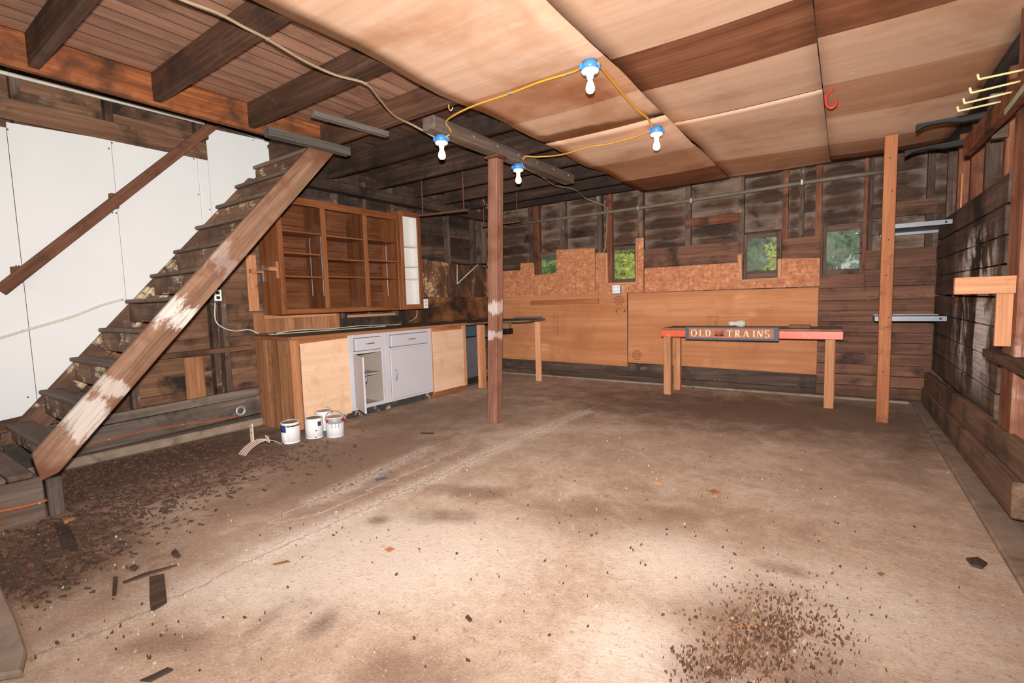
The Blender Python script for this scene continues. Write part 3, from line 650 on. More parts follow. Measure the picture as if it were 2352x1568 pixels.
# sill planks under the plywood
for z0, z1 in ((0.0, 0.10), (0.105, 0.29)):
    box('sill_plank', XL+0.05, wx(1879, 700)-0.004, YB-0.01, YB+0.02, z0, z1, 'sill_back', wall_b, axis=0)
# plywood sheets and OSB sheets on the lower wall
zp0, zp1 = 0.25, 1.345
def wp(px, py, dy=0.0): p = P(px, py, 'y', YB-dy); return (p.x, YB-dy, p.z)
poly('plywood_sheet', [(XL+0.03, YB-0.014, 0.27), (wx(1441, 760), YB-0.014, 0.245), (wx(1441, 690), YB-0.014, wz(1441, 671)-0.002), (XL+0.03, YB-0.014, wz(1157, 680)-0.002)], (0, 0.013, 0), 'ply_wall', wall_b)
pr_ = poly('plywood_sheet', [wp(1443, 832, .014), wp(1875, 860, .014), wp(1881, 660, .014), wp(1443, 673, .014)], (0, 0.013, 0), 'ply_wall', wall_b)
osbA = [(1105, 682), (1105, 616), (1157, 622), (1195, 620), (1196, 604), (1226, 603), (1227, 632), (1278, 627), (1278, 574), (1366, 569), (1367, 674)]
osbB = [(1368, 674), (1368, 581), (1395, 580), (1396, 650), (1460, 647), (1460, 547), (1478, 546), (1478, 671)]
osbC = [(1480, 671), (1480, 616), (1694, 603), (1694, 584), (1704, 583), (1705, 646), (1787, 640), (1786, 594), (1883, 592), (1882, 657)]
for pts in (osbA, osbB, osbC):
    poly('osb_sheet', [wp(a, b_, .02) for a, b_ in pts], (0, 0.013, 0), 'osb', wall_b)
# raw wood trim around the two cut-outs
def trim(x0, y0, x1, y1, wd, nm='window_trim'):
    beam(nm, wp(x0, y0, .03), wp(x1, y1, .03), 0.03, wd, 'fir', wall_b, up=(0, 0, 1) if abs(x1-x0) > abs(y1-y0) else (1, 0, 0))
trim(1398, 652, 1462, 650, 0.035); trim(1393.5, 582, 1394.5, 652, 0.03)
trim(1463, 560, 1462, 648, 0.025)
trim(1700, 586, 1701, 646, 0.035); trim(1702, 645, 1789, 640, 0.035); trim(1791, 595, 1790, 642, 0.035)
trim(1225, 651, 1302, 647, 0.015, 'osb_ledge_strip')
beam('batten', wp(1219, 695.5, .03), wp(1375, 691.5, .03), 0.03, 0.075, 'brown_board', wall_b)
trim(1275, 600, 1330, 597, 0.03, 'osb_patch_strip')

# mill stamps printed on the plywood
def dash_ring(bm, c, r, w_, n, gap=0.3, z0=0):
    for k in range(n):
        a0 = 2*math.pi*(k+gap/2)/n; a1 = 2*math.pi*(k+1-gap/2)/n
        q = []
        for j in range(5):
            a = a0+(a1-a0)*j/4; q.append(((r-w_/2)*math.cos(a), (r-w_/2)*math.sin(a), (r+w_/2)*math.cos(a), (r+w_/2)*math.sin(a)))
        for A, B in zip(q, q[1:]):
            bm.faces.new([bm.verts.new((c[0]+x, c[1], c[2]+z)) for x, z in ((A[0], A[1]), (A[2], A[3]), (B[2], B[3]), (B[0], B[1]))])
def bar(bm, x0, x1, y, z0, z1):
    bm.faces.new([bm.verts.new(v) for v in ((x0, y, z0), (x1, y, z0), (x1, y, z1), (x0, y, z1))])
ys = YB-0.0155
for px, py in ((1422, 690), (1463, 815)):
    c = P(px, py, 'y', ys); bm = bmesh.new()
    dash_ring(bm, c, 0.068, 0.008, 8); dash_ring(bm, c, 0.046, 0.008, 6)
    for dx, dz, l in ((-.02, .012, .012), (0, .018, .016), (.018, .008, .014), (-.01, -.012, .02), (.012, -.018, .012)): bar(bm, c.x+dx-l/2, c.x+dx+l/2, ys, c.z+dz-.005, c.z+dz+.005)
    finish('grade_stamp', bm, 'stamp_ink', c, wall_b, shade=False)
for px, y0, y1, hw in ((1277, 718, 769, 0.048), (1636, 727, 786, 0.07)):
    t, b_ = P(px, y0, 'y', ys), P(px, y1, 'y', ys); bm = bmesh.new()
    x0, x1 = t.x-hw, t.x+hw
    for z in (t.z, b_.z, t.z-0.07):
        k = x0
        while k < x1-0.01: bar(bm, k, min(k+0.022, x1), ys, z-0.002, z+0.002); k += 0.03
    for x in (x0, x1, x0+0.045):
        k = b_.z
        while k < t.z-0.01: bar(bm, x-0.002, x+0.002, ys, k, min(k+0.022, t.z)); k += 0.03
    for j in range(9):
        z = b_.z+0.03+j*(t.z-b_.z-0.12)/8; bar(bm, x1-0.034, x1-0.022, ys, z, z+0.012); 
        if j % 2: bar(bm, x0+0.012, x0+0.022, ys, z, z+0.01)
    finish('grade_stamp', bm, 'stamp_ink', t, wall_b, shade=False)
# arc of old tape under the outlet
c = P(1425, 716, 'y', ys); bm = bmesh.new(); dash_ring(bm, c, 0.062, 0.005, 1, 0.55); bar(bm, c.x-0.075, c.x-0.06, ys, c.z-0.0, c.z+0.03); bar(bm, c.x+0.06, c.x+0.075, ys, c.z, c.z+0.03)
finish('tape_mark', bm, 'stamp_ink', c, wall_b, shade=False)

# windows
pane_px = [(1241, 589, 1290, 634), (1411, 573, 1459, 640), (1716, 546, 1783, 622), (1897, 530, 1973, 618)]
for i, ((a, b_, c, d), pp) in enumerate(zip(WIN, pane_px)):
    YW = YB+0.05
    win = struct(link('window_%d' % (i+1), None, ((a+b_)/2, YW, c)))
    l, r = P(pp[0], pp[3], 'y', YW), P(pp[2], pp[3], 'y', YW); t = P((pp[0]+pp[2])/2, pp[1], 'y', YW)
    if i == 0: r.x = b_-0.04
    zb, zt = (l.z+r.z)/2, t.z
    box('sash_stile', a, l.x, YW-0.02, YW+0.02, c, d, 'window_frame', win); box('sash_stile', r.x, b_, YW-0.02, YW+0.02, c, d, 'window_frame', win)
    box('sash_rail', l.x+0.001, r.x-0.001, YW-0.019, YW+0.019, c, zb, 'window_frame', win); box('sash_rail', l.x+0.001, r.x-0.001, YW-0.019, YW+0.019, zt, d, 'window_frame', win)
    box('pane', l.x-0.004, r.x+0.004, YW-0.002, YW+0.002, zb-0.004, zt+0.004, 'window_glass' if i < 2 else 'window_glass_dusty', win, 0)
    box('jamb_lining', a-0.02, a-0.001, YW-0.03, YB+0.13, c-0.02, d+0.02, 'window_frame', win); box('jamb_lining', b_+0.001, b_+0.02, YW-0.03, YB+0.13, c-0.02, d+0.02, 'window_frame', win)
    if i == 0:
        for f_ in (0.34, 0.72): tube('guard_bar', [(a-0.05, YW+0.035, c+(d-c)*f_), (b_+0.02, YW+0.035, c+(d-c)*f_+0.03)], 0.006, 'black', win, smooth=False)
    if i > 1:
        tube('sash_catch', [(r.x-0.045, YW-0.022, zb+(zt-zb)*0.38), (r.x+0.03, YW-0.022, zb+(zt-zb)*0.385)], 0.004, 'black', win, smooth=False)

# ---------------- left wall
wall_l = struct(box('wall_left', XL-0.15, XL-0.125, YF, YB+0.12, -0.1, 3.8, 'siding_sooty', None, 0))
ly = lambda px, py: P(px, py, 'x', XL).y
lz = lambda px, py: P(px, py, 'x', XL).z
lst = [0.45, 1.02, ly(312, 900), ly(495, 760), 2.42, 2.9, 3.33, 3.86, 4.30, 4.78, ly(1031, 540), ly(1090, 560), 6.78]
for y in lst: box('stud', XL-0.09, XL-0.002, y-0.028, y+0.028, 0.16, 3.7 if y < 3 else ZJ+0.1, 'stud', wall_l)
yy = [YF] + lst + [YB+0.09]
for y0, y1 in zip(yy, yy[1:]):
    for r in range(22):
        z = 0.12+0.172*r
        if z > 3.6: break
        if y1 > 3.1 and z > 2.9: continue
        if y0 < 0.3 and z < 2.4: continue
        if y1 < 2.9 and 2.0 < z < 2.5 and y1 < 2.0: continue
        beam('siding_board', (XL-0.105+random.uniform(-.003, .003), y0-0.01, z+0.09), (XL-0.105+random.uniform(-.003, .003), y1+0.01, z+0.09+random.uniform(-.003, .003)), 0.016, 0.182, 'siding_left' if y1 < 2.95 else 'siding_sooty', wall_l, twist=0.05)
# girt, sills
beam('girt', (XL+0.01, 1.2, 0.845), (XL+0.01, 2.66, 0.86), 0.07, 0.05, 'siding_left', wall_l)
beam('sill_plank', (XL+0.035, 0.72, 0.185), (XL+0.035, 2.72, 0.235), 0.07, 0.20, 'sill_dark', wall_l)
beam('sill_plank', (XL+0.015, 0.72, 0.335), (XL+0.015, 2.72, 0.375), 0.05, 0.085, 'sill_dark', wall_l)
bm_ = struct(box('trim_1', XL-0.1, XL+0.11, 0.72, YB, 0, 0.085, 'concrete_curb', None, 0.012)); bm_['label'] = 'concrete footing along the left wall'
# pale plywood offcut nailed under the girt
a_, b2 = P(431, 940, 'x', XL), P(475, 826, 'x', XL)
box('plywood_patch', XL+0.001, XL+0.014, a_.y, P(475, 934, 'x', XL).y, a_.z, 0.815, 'cabinet_side', wall_l, axis=2)
# white hardboard panels beside the stairs; lower edges follow the flight
def dz(y): return 0.30 + 1.16*(y-0.77)          # line just under the treads at the wall
tops = [(0.62, 0.885, 2.78, 2.78), (0.89, 1.595, 2.775, 2.83)]
def wpanel(y0, y1, zt0, zt1):
    return poly('wall_panel', [(XL+0.001, y0, max(dz(y0), 0.33)), (XL+0.001, y1, max(dz(y1), 0.33)), (XL+0.001, y1, zt1), (XL+0.001, y0, zt0)], (0.008, 0, 0), 'white_panel', wall_l)
y_a, y_b, y_c, y_d = ly(14, 290), ly(255, 330), ly(452, 362), ly(470, 300)
y_e = ly(620, 330)
wpanel(-0.6, y_a-0.004, lz(12, 300), lz(10, 293)); wpanel(y_a, y_b-0.003, lz(14, 281), lz(254, 322)); wpanel(y_b, y_c-0.003, lz(256, 322), lz(452, 356)); wpanel(y_c, y_d, lz(452, 357), lz(469, 360))
wpanel(y_d+0.003, y_e, lz(471, 293), lz(620, 326))
beam('seam_batten', (XL+0.011, y_c+0.035, dz(y_c)+0.05), (XL+0.011, y_c+0.035, lz(460, 358)), 0.004, 0.055, 'white_panel', wall_l, up=(0, 1, 0), bev=0.001)
for (px, py) in ((17, 297), (250, 341), (257, 328), (445, 365), (466, 368), (258, 488), (267, 489), (44, 611), (37, 611), (456, 447), (472, 438), (482, 481), (582, 322), (64, 1310-398)):
    q = P(px, py, 'x', XL+0.0095); lathe('nail', [(0.0, 0.004), (0.006, 0.003), (0.007, 0)], q, 'rust', wall_l, seg=8).rotation_euler = (0, math.pi/2, 0)
# metal edge strip above the panels
q0, q1 = P(0, 166, 'x', XL+0.02), P(470, 283, 'x', XL+0.02)
beam('edge_strip', (XL+0.02, q0.y-0.3, q0.z), (XL+0.02, q1.y, q1.z), 0.02, 0.03, 'strip_white', wall_l)
q2 = P(655, 338, 'x', XL+0.02)
beam('edge_strip', (XL+0.02, q1.y+0.02, q1.z+0.012), (XL+0.02, q2.y, q2.z+0.01), 0.012, 0.012, 'galvanised', wall_l)
# dark boards above the panels
beam('wall_rail', (XL+0.012, -0.6, 2.86), (XL+0.012, y_d-0.002, 2.86), 0.025, 0.16, 'siding_left', wall_l)
# corner work behind the counters: plywood and water-stained OSB
poly('plywood_sheet', [(XL+0.004, ly(930, 735), 0.99), (XL+0.004, YB-0.02, 0.99), (XL+0.004, YB-0.02, lz(1105, 682)), (XL+0.004, ly(930, 735), lz(960, 683)-0.0)], (0.01, 0, 0), 'ply_wall_stained', wall_l, axis=1)
poly('osb_sheet', [(XL+0.004, ly(960, 640), lz(960, 683)+0.004), (XL+0.004, YB-0.02, lz(1105, 682)+0.004), (XL+0.004, YB-0.02, lz(1100, 612)), (XL+0.004, ly(1050, 600), lz(1050, 607)), (XL+0.004, ly(960, 600), lz(960, 594))], (0.01, 0, 0), 'osb_stained', wall_l, axis=1)
# splashback boards behind the counter
yl, yr = ly(577, 700), ly(779, 735)
yk = yl+0.005
while yk < yr:
    box('splash_board', XL+0.001, XL+0.014, yk, min(yk+0.115, yr), 1.0, 1.225, 'cabinet_side', wall_l, 0.002); yk += 0.118
box('splash_rail', XL+0.015, XL+0.03, yl+0.12, yr-0.05, 1.16, 1.2, 'fir', wall_l)
box('wall_strip', XL+0.003, XL+0.02, ly(567, 650), ly(590, 650), 1.25, 1.86, 'fir', wall_l)
box('splash_panel', XL+0.001, XL+0.02, yr+0.01, ly(922, 730), 1.0, 1.12, 'siding_sooty', wall_l, axis=1)
box('splash_strip', XL+0.021, XL+0.035, ly(795, 730), ly(905, 720), 1.125, 1.16, 'fir', wall_l)

# ---------------- right wall
wall_r = struct(box('wall_right', XR+0.17, XR+0.2, YF, YB+0.12, -0.1, 3.2, 'siding_sooty', None, 0))
y = YF
while y < YB:
    wd = random.uniform(0.17, 0.24); box('upright_board', XR+0.145, XR+0.165, y, min(y+wd, YB+0.1)-0.008, 0.0, ZJ+0.15, random.choice(('stud_red', 'inner_plank', 'inner_plank', 'siding_sooty')), wall_r); y += wd
rows = [0.40, 0.60, 0.815, 1.02, 1.215, 1.42, 1.60, 1.79, 1.98]
for z0, z1 in zip(rows, rows[1:]):
    yn = 4.22 + random.uniform(-0.05, 0.05)
    beam('wall_plank', (XR+0.018, yn, (z0+z1)/2), (XR+0.018, YB-0.025, (z0+z1)/2-0.005+random.uniform(-.006, .006)), 0.03, z1-z0-0.01, 'right_plank', wall_r, bev=0.004, twist=random.uniform(-.02, .02))
for y, m_ in ((6.78, 'stud'), (6.2, 'stud_red'), (5.62, 'stud_red'), (5.1, 'stud'), (4.55, 'stud_red'), (2.9, 'stud_red'), (2.2, 'stud')): box('stud', XR+0.042, XR+0.14, y-0.03, y+0.03, 0.1, ZJ+0.05, m_, wall_r)
y0, y1 = P(2343, 600, 'x', XR-0.04).y, P(2313, 600, 'x', XR-0.04).y
box('wall_post', XR-0.04, XR+0.06, y0, y1, 0.30, ZJ+0.02, 'post_red', wall_r, 0.006)
box('wall_plate', XR+0.02, XR+0.13, YF, YB, ZJ-0.12, ZJ-0.025, 'arm_black', wall_r, 0.006)
c0 = P(2208, 450, 'x', XR+0.04); box('stud_patch', XR+0.03, XR+0.041, c0.y-0.04, c0.y+0.05, 1.9, 2.3, 'fir_new', wall_r)
beam('sill_plank', (XR-0.035, YB-0.03, 0.285), (XR-0.035, 3.25, 0.405), 0.05, 0.175, 'sill', wall_r, bev=0.008)
beam('sill_plank', (XR-0.05, YB-0.03, 0.105), (XR-0.05, 3.36, 0.20), 0.06, 0.19, 'sill', wall_r, bev=0.008)
t2 = struct(box('trim_2', 0.64, XR+0.02, YF, YB-0.01, 0.0, 0.035, 'concrete_curb', None, 0.012)); t2['label'] = 'low concrete kerb along the right wall'
t3 = struct(box('trim_3', XL+0.12, 0.62, YB-0.07, YB-0.012, 0.0, 0.03, 'concrete_curb', None, 0.012)); t3['label'] = 'low crumbling concrete kerb along the back wall'

# ================================================================== THINGS
# ---------------- staircase
st = thing('staircase', (-4.7, 1.8, 0), 'steep worn wooden staircase with flaking white paint on its outer stringer', 'staircase')
# outer stringer: a plank along the slope, cut plumb at its foot
sl = math.atan2(2.765-0.272, 2.985-0.79)
def stringer(x0, x1, mt, dz_=0.0):
    pts = [(0.704, 0.245), (0.79, 0.272), (2.985, 2.765), (2.96, 2.797), (2.755, 2.797), (0.679, 0.418)]
    o0 = Vector(((x0+x1)/2, 1.84, 1.52+dz_)); ca, sa = math.cos(sl), math.sin(sl)
    bm = bmesh.new(); A, B = [], []
    for (y, z) in pts:
        u, v = (y-o0.y)*ca+(z-1.52)*sa, (z-1.52)*ca-(y-o0.y)*sa
        A.append(bm.verts.new((u, -(x0-o0.x), v))); B.append(bm.verts.new((u, -(x1-o0.x), v)))
    bm.faces.new(A); bm.faces.new(B[::-1])
    for i in range(len(pts)): j = (i+1) % len(pts); bm.faces.new((A[i], B[i], B[j], A[j]))
    bmesh.ops.recalc_face_normals(bm, faces=bm.faces); bmesh.ops.bevel(bm, geom=list(bm.edges), offset=0.005, segments=1, affect='EDGES', profile=0.5)
    me = bpy.data.meshes.new('stringer'); bm.to_mesh(me); bm.free(); me.materials.append(mat(mt, 0))
    rot = Matrix(((0, -1, 0), (ca, 0, -sa), (sa, 0, ca))).to_quaternion()
    return link('stringer', me, o0, st, rot)
stringer(XS-0.045, XS, 'stringer')
stringer(XL+0.012, XL+0.05, 'riser', -0.12)
NST = 11
for i in range(NST):
    yf, z = 0.765+0.205*i, 0.445+0.236*i
    if z > 2.82: break
    tl = random.uniform(-0.02, 0.02)
    beam('tread', (XL+0.052, yf+0.058, z-0.018+random.uniform(-.008, .008)), (XS-0.047, yf+0.058, z-0.018), 0.16, 0.034, 'tread', st, bev=0.008, twist=tl)
    zr0 = (z-0.236) if i else 0.315
    box('riser', XL+0.055, XS-0.05, yf+0.005, yf+0.022, zr0+(0.04 if i else 0.004), z-0.04, 'riser', st, axis=0)
box('foot_block', XS-0.04, XS-0.002, 0.725, 0.80, 0.0, 0.246, 'sill_dark', st)
# landing box the flight starts from
ld = thing('landing_step', (-4.7, 0.0, 0), 'low boxed landing with grey plywood face at the foot of the stairs', 'platform')
box('side_panel', XS-0.02, XS, YF+0.1, 0.71, 0.0, 0.272, 'beam_grey', ld)
box('end_panel', XL+0.02, XS-0.045, 0.675, 0.70, 0.0, 0.272, 'sill_dark', ld)
box('top_board', XL+0.02, XS+0.005, 0.56, 0.675, 0.275, 0.312, 'tread', ld, 0.01); box('top_board', XL+0.02, XS+0.008, 0.30, 0.555, 0.275, 0.31, 'tread', ld, 0.01)
box('top_board', XL+0.02, XS+0.004, -0.05, 0.295, 0.275, 0.31, 'tread', ld, 0.01); box('top_board', XL+0.02, XS+0.006, -0.6, -0.055, 0.275, 0.31, 'tread', ld, 0.01)
# handrail on three wall brackets
h0, h1 = P(0, 668, 'x', XL+0.09), P(492, 285, 'x', XL+0.09)
hr = thing('handrail', (XL+0.09, 1.5, 1.6), 'straight brown wooden handrail slanting across the white wall', 'handrail')
beam('rail', h0, h1, 0.035, 0.085, 'handrail', hr, up=(0, -0.7, 0.7))
for (px, py) in ((38, 630), (262, 460), (470, 303)):
    q = P(px, py, 'x', XL+0.06); box('bracket_block', XL+0.010, XL+0.071, q.y-0.025, q.y+0.03, q.z-0.065, q.z+0.06, 'handrail', hr)

# ---------------- posts and centre beam
pb, pt = P(1137, 970, 'z', 0), P(1138, 365, 'z', 2.685)
cp = thing('support_post', (pb.x, pb.y, 0), 'reddish-brown square post with white scuffs standing mid-floor under the ceiling beam', 'post')
def square_post(name, b0, t0, half, mt, parent, ang=0.0, bev=0.008):
    return beam(name, b0, t0, half*2, half*2, mt, parent, up=(math.sin(ang), math.cos(ang), 0), bev=bev)
square_post('shaft', (pb.x, pb.y, 0.0), (pt.x, pt.y, 2.685), 0.058, 'post', cp)
box('cap_plate', pt.x-0.078, pt.x+0.078, pt.y-0.078, pt.y+0.085, 2.686, 2.704, 'stud_red', cp)
for dx, sgn in ((-0.062, -1), (0.062, 1)):
    q = Vector((pb.x+(pt.x-pb.x)*0.84, pb.y+(pt.y-pb.y)*0.84, 2.255))
    tube('coat_hook', [(q.x+dx, q.y-0.04, q.z), (q.x+dx+sgn*0.03, q.y-0.045, q.z+0.0), (q.x+dx+sgn*0.045, q.y-0.05, q.z+0.03), (q.x+dx+sgn*0.05, q.y-0.05, q.z+0.05)], 0.0035, 'pipe', cp)
    tube('coat_hook', [(q.x+dx, q.y-0.04, q.z-0.01), (q.x+dx+sgn*0.015, q.y-0.045, q.z-0.04), (q.x+dx+sgn*0.03, q.y-0.045, q.z-0.03)], 0.003, 'pipe', cp)
bx_ = pt.x+0.02
bmx = thing('ceiling_beam', (bx_, 4.2, 2.71), 'short grey timber beam under the joists carrying two lamp sockets', 'beam')
poly('timber', [(bx_-0.07, 2.99, 2.707), (bx_+0.07, 2.99, 2.707), (bx_+0.07, 2.99, ZJ-0.002), (bx_-0.07, 2.99, ZJ-0.002)], (0, 2.48, 0), 'beam_grey', bmx, axis=1, bev=0.01)
for k in range(7):
    yk = 3.1+0.36*k
    tube('screw_hook', [(bx_+0.07, yk, 2.77), (bx_+0.09, yk, 2.765), (bx_+0.10, yk+0.012, 2.75), (bx_+0.092, yk+0.02, 2.735)], 0.0035, 'steel', bmx, seg=6)
rp = P(2025, 968, 'z', 0); rt = P(2047, 312, 'y', rp.y)
rpo = thing('loose_post', (rp.x, rp.y, 0), 'orange-brown square post with dark smudges standing near the right wall', 'post')
square_post('shaft', (rp.x, rp.y, 0), (rt.x, rt.y, rt.z), 0.049, 'post_orange', rpo, bev=0.005)
for zz in (0.5, 0.93, 1.02, 1.42, 1.75, 2.2, 2.5):
    lathe('knot', [(0, .0015), (.006, .001), (.007, 0)], (rp.x+(rt.x-rp.x)*zz/2.7+random.uniform(-.03, .03), rp.y-0.0495+(rt.y-rp.y)*zz/2.7, zz), 'rust', rpo, seg=8).rotation_euler = (math.pi/2, 0, 0)
# two grey boards nailed under the joists by the stair head
for (p, q, lab) in (((612, 305), (800, 352), 'grey ledger board under the joists right over the stair head'), ((718, 268), (890, 316), 'thin grey batten under the joists between stair head and beam')):
    a, b_ = P(*p, 'z', ZJ-0.05), P(*q, 'z', ZJ-0.05)
    o = beam('ledger_board', a, b_, 0.06 if 'thin' in lab else 0.085, 0.045 if 'thin' in lab else 0.075, 'hanger_grey', None); o.location.z = ZJ-0.002-(0.0225 if 'thin' in lab else 0.0375); tag(o, lab, 'board')

# ---------------- base cabinets
XC, ZT = -4.56, 0.955
cy_ = lambda px: P(px, 850, 'x', XC).y
Y0, Y1, Y2, Y3, Y4 = 2.66, cy_(803), cy_(887), cy_(994), cy_(1073)
# (a) left unit with a boarded side and plywood front
ca = thing('base_cabinet', (-4.9, (Y0+Y1)/2, 0), 'wooden base cabinet with vertical boarded side and pale plywood front behind the paint cans', 'cabinet')
n = 6
for k in range(n):
    xa = XL+0.06+(XC-0.005-XL-0.06)*k/n; xb2 = XL+0.06+(XC-0.005-XL-0.06)*(k+1)/n
    box('side_board', xa, xb2-0.003, Y0+0.02-0.004*(k % 2), Y0+0.042, 0.0, ZT, 'cabinet_side', ca, 0.003)
box('face_stile', XC-0.02, XC, Y0+0.005, Y0+0.10, 0.02, ZT, 'fir', ca)
box('top_rail', XC-0.02, XC-0.002, Y0+0.103, Y1-0.003, ZT-0.065, ZT, 'brown_board', ca)
pd = poly('plywood_front', [(XC-0.001, Y0+0.104, 0.075), (XC-0.001, Y1-0.008, 0.075), (XC-0.001, Y1-0.006, ZT-0.03), (XC-0.001, Y0+0.104, ZT-0.048)], (0.012, 0, 0), 'ply_door', ca, axis=1)
box('toe_board', XC-0.06, XC-0.045, Y0+0.05, Y1, 0, 0.075, 'black_toe', ca)
for zz in (0.72, 0.16): box('hinge', XC+0.001, XC+0.008, Y0+0.092, Y0+0.112, zz-0.03, zz+0.03, 'steel', ca)
# (b) two grey painted units
def grey_unit(ya, yb, open_door, label):
    t = thing('painted_cabinet', (-4.9, (ya+yb)/2, 0), label, 'cabinet', 'grey painted base cabinets')
    g, gi = 'grey_paint', 'grey_paint_inside'
    zb = 0.085; zd = ZT-0.20
    xbk = XL+0.2
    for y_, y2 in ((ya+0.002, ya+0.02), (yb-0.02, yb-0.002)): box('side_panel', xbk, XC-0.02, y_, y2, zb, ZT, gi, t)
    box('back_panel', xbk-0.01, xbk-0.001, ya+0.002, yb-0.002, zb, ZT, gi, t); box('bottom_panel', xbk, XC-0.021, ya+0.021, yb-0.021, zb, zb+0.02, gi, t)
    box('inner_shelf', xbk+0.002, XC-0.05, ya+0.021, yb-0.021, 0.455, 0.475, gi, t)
    sw = 0.07
    box('face_stile', XC-0.019, XC, ya+0.002, ya+sw, zb, ZT, g, t); box('face_stile', XC-0.019, XC, yb-sw*0.75, yb-0.002, zb, ZT, g, t)
    box('face_rail', XC-0.019, XC-0.0005, ya+sw+0.001, yb-sw*0.75-0.001, ZT-0.045, ZT, g, t)
    box('face_rail', XC-0.019, XC-0.0005, ya+sw+0.001, yb-sw*0.75-0.001, zd-0.03, zd, g, t)
    box('face_rail', XC-0.019, XC-0.0005, ya+sw+0.001, yb-sw*0.75-0.001, zb, zb+0.045, g, t)
    # the drawer stands a little skew in its opening
    dr = box('drawer', XC-0.3, XC+0.012, ya+sw+0.022, yb-sw*0.75-0.002, zd+0.006, ZT-0.05, g, t, 0.004)
    ym = (ya+yb)/2+0.03; zm = (zd+ZT)/2-0.02
    tube('drawer_handle', [(XC+0.012, ym-0.055, zm), (XC+0.032, ym-0.045, zm), (XC+0.036, ym, zm), (XC+0.032, ym+0.045, zm), (XC+0.012, ym+0.055, zm)], [0.005]*24+[0.005], 'steel', dr, seg=8) if False else \
    tube('drawer_handle', [(XC+0.011, ym-0.055, zm), (XC+0.03, ym-0.045, zm), (XC+0.034, ym, zm+0.004), (XC+0.03, ym+0.045, zm), (XC+0.011, ym+0.055, zm)], 0.0055, 'steel', dr)
    d0, d1, z0, z1 = ya+sw-0.004, yb-sw*0.75+0.004, zb+0.035, zd-0.022
    if open_door:
        L = d1-d0; hinge = Vector((XC+0.004, d0, 0)); ang = math.radians(114)
        dirv = Vector((math.sin(ang), math.cos(ang), 0)); a = hinge+dirv*0.0; b_ = hinge+dirv*L
        dor = beam('door', (a.x, a.y, (z0+z1)/2), (b_.x, b_.y, (z0+z1)/2), 0.02, z1-z0, g, t, bev=0.004)
        nrm = Vector((dirv.y, -dirv.x, 0)); hc = hinge+dirv*(L-0.05)
        hp = [(hc.x+nrm.x*o, hc.y+nrm.y*o, 0.52+dz_) for o, dz_ in ((0.01, 0.065), (0.035, 0.05), (0.042, 0.0), (0.035, -0.05), (0.01, -0.065))]
        hp = [(hc.x-nrm.x*o, hc.y-nrm.y*o, 0.52+dz_) for o, dz_ in ((0.01, 0.065), (0.035, 0.05), (0.042, 0.0), (0.035, -0.05), (0.01, -0.065))]
        tube('door_handle', hp, 0.006, 'steel', t)
    else:
        dor = box('door', XC+0.001, XC+0.02, d0, d1, z0, z1, g, t, 0.004)
        hy = d0+0.06
        tube('door_handle', [(XC+0.018, hy, 0.40+0.075), (XC+0.04, hy, 0.46), (XC+0.046, hy, 0.41), (XC+0.04, hy, 0.36), (XC+0.018, hy, 0.345)], 0.006, 'steel', dor)
        for zz in (z0+0.08, z1-0.08): box('hinge', XC+0.006, XC+0.016, d1+0.001, d1+0.012, zz-0.025, zz+0.025, 'grey_paint_inside', dor)
    box('toe_board', XC-0.06, XC-0.04, ya, yb, 0, zb-0.002, 'black_toe', t)
    return t
grey_unit(Y1, Y2, True, 'grey painted base cabinet with drawer and its door standing open')
grey_unit(Y2, Y3, False, 'grey painted base cabinet with drawer and closed door')
# (c) right unit with plywood front
cc = thing('base_cabinet', (-4.9, (Y3+Y4)/2, 0), 'narrow wooden base cabinet with pale plywood front right of the grey cabinets', 'cabinet')
box('end_panel', XL+0.2, XC-0.021, Y4-0.02, Y4-0.002, 0.0, ZT, 'cabinet_side', cc)
box('face_stile', XC-0.02, XC, Y4-0.09, Y4, 0.06, ZT, 'fir', cc); box('face_stile', XC-0.02, XC, Y3+0.004, Y3+0.05, 0.06, ZT, 'fir', cc)
box('top_rail', XC-0.02, XC-0.001, Y3+0.052, Y4-0.092, ZT-0.06, ZT, 'brown_board', cc)
box('plywood_front', XC+0.001, XC+0.012, Y3+0.015, Y4-0.075, 0.075, ZT-0.055, 'ply_door', cc, axis=1)
box('toe_board', XC-0.03, XC-0.018, Y3+0.004, Y4-0.01, 0.0, 0.07, 'brown_board', cc)
# counter over the four units
ct = thing('countertop', (-4.9, 3.9, ZT), 'long dark weathered plank countertop over the base cabinets', 'countertop')
poly('top_slab', [(XL+0.035, Y0+0.02, ZT+0.003), (XC+0.025, Y0-0.01, ZT+0.003), (XC+0.02, Y4+0.02, ZT+0.003), (XL+0.035, Y4+0.02, ZT+0.003)], (0, 0, 0.026), 'counter', ct, axis=1, bev=0.004)
box('front_edging', XC+0.022, XC+0.034, Y0+0.0, Y4, ZT-0.003, ZT+0.03, 'cabinet_side', ct)
beam('end_edging', (XL+0.04, Y0+0.01, ZT+0.012), (XC+0.02, Y0-0.018, ZT+0.012), 0.012, 0.032, 'brown_board', ct)
ZC = ZT+0.029
o = beam('trim_strip', (XL+0.12, Y0+0.15, ZC+0.006), (XL+0.20, Y3-0.3, ZC+0.006), 0.05, 0.010, 'green_trim'); tag(o, 'long pale green strip lying along the back of the countertop', 'strip')
pts = [P(600, 753, 'z', ZC+0.04), (XL+0.10, Y0+0.5, ZC+0.03), (XL+0.12, Y0+0.9, ZC+0.02), (XL+0.10, Y0+1.4, ZC+0.03), (XL+0.13, Y0+1.9, ZC+0.012), (XL+0.1, Y3+0.1, ZC+0.012)]
o = tube('loose_cable', [(XL+0.09, Y0+0.25, ZC+0.012)]+pts[1:], 0.005, 'cable_white'); tag(o, 'cream cable lying loose along the back of the countertop', 'cable')
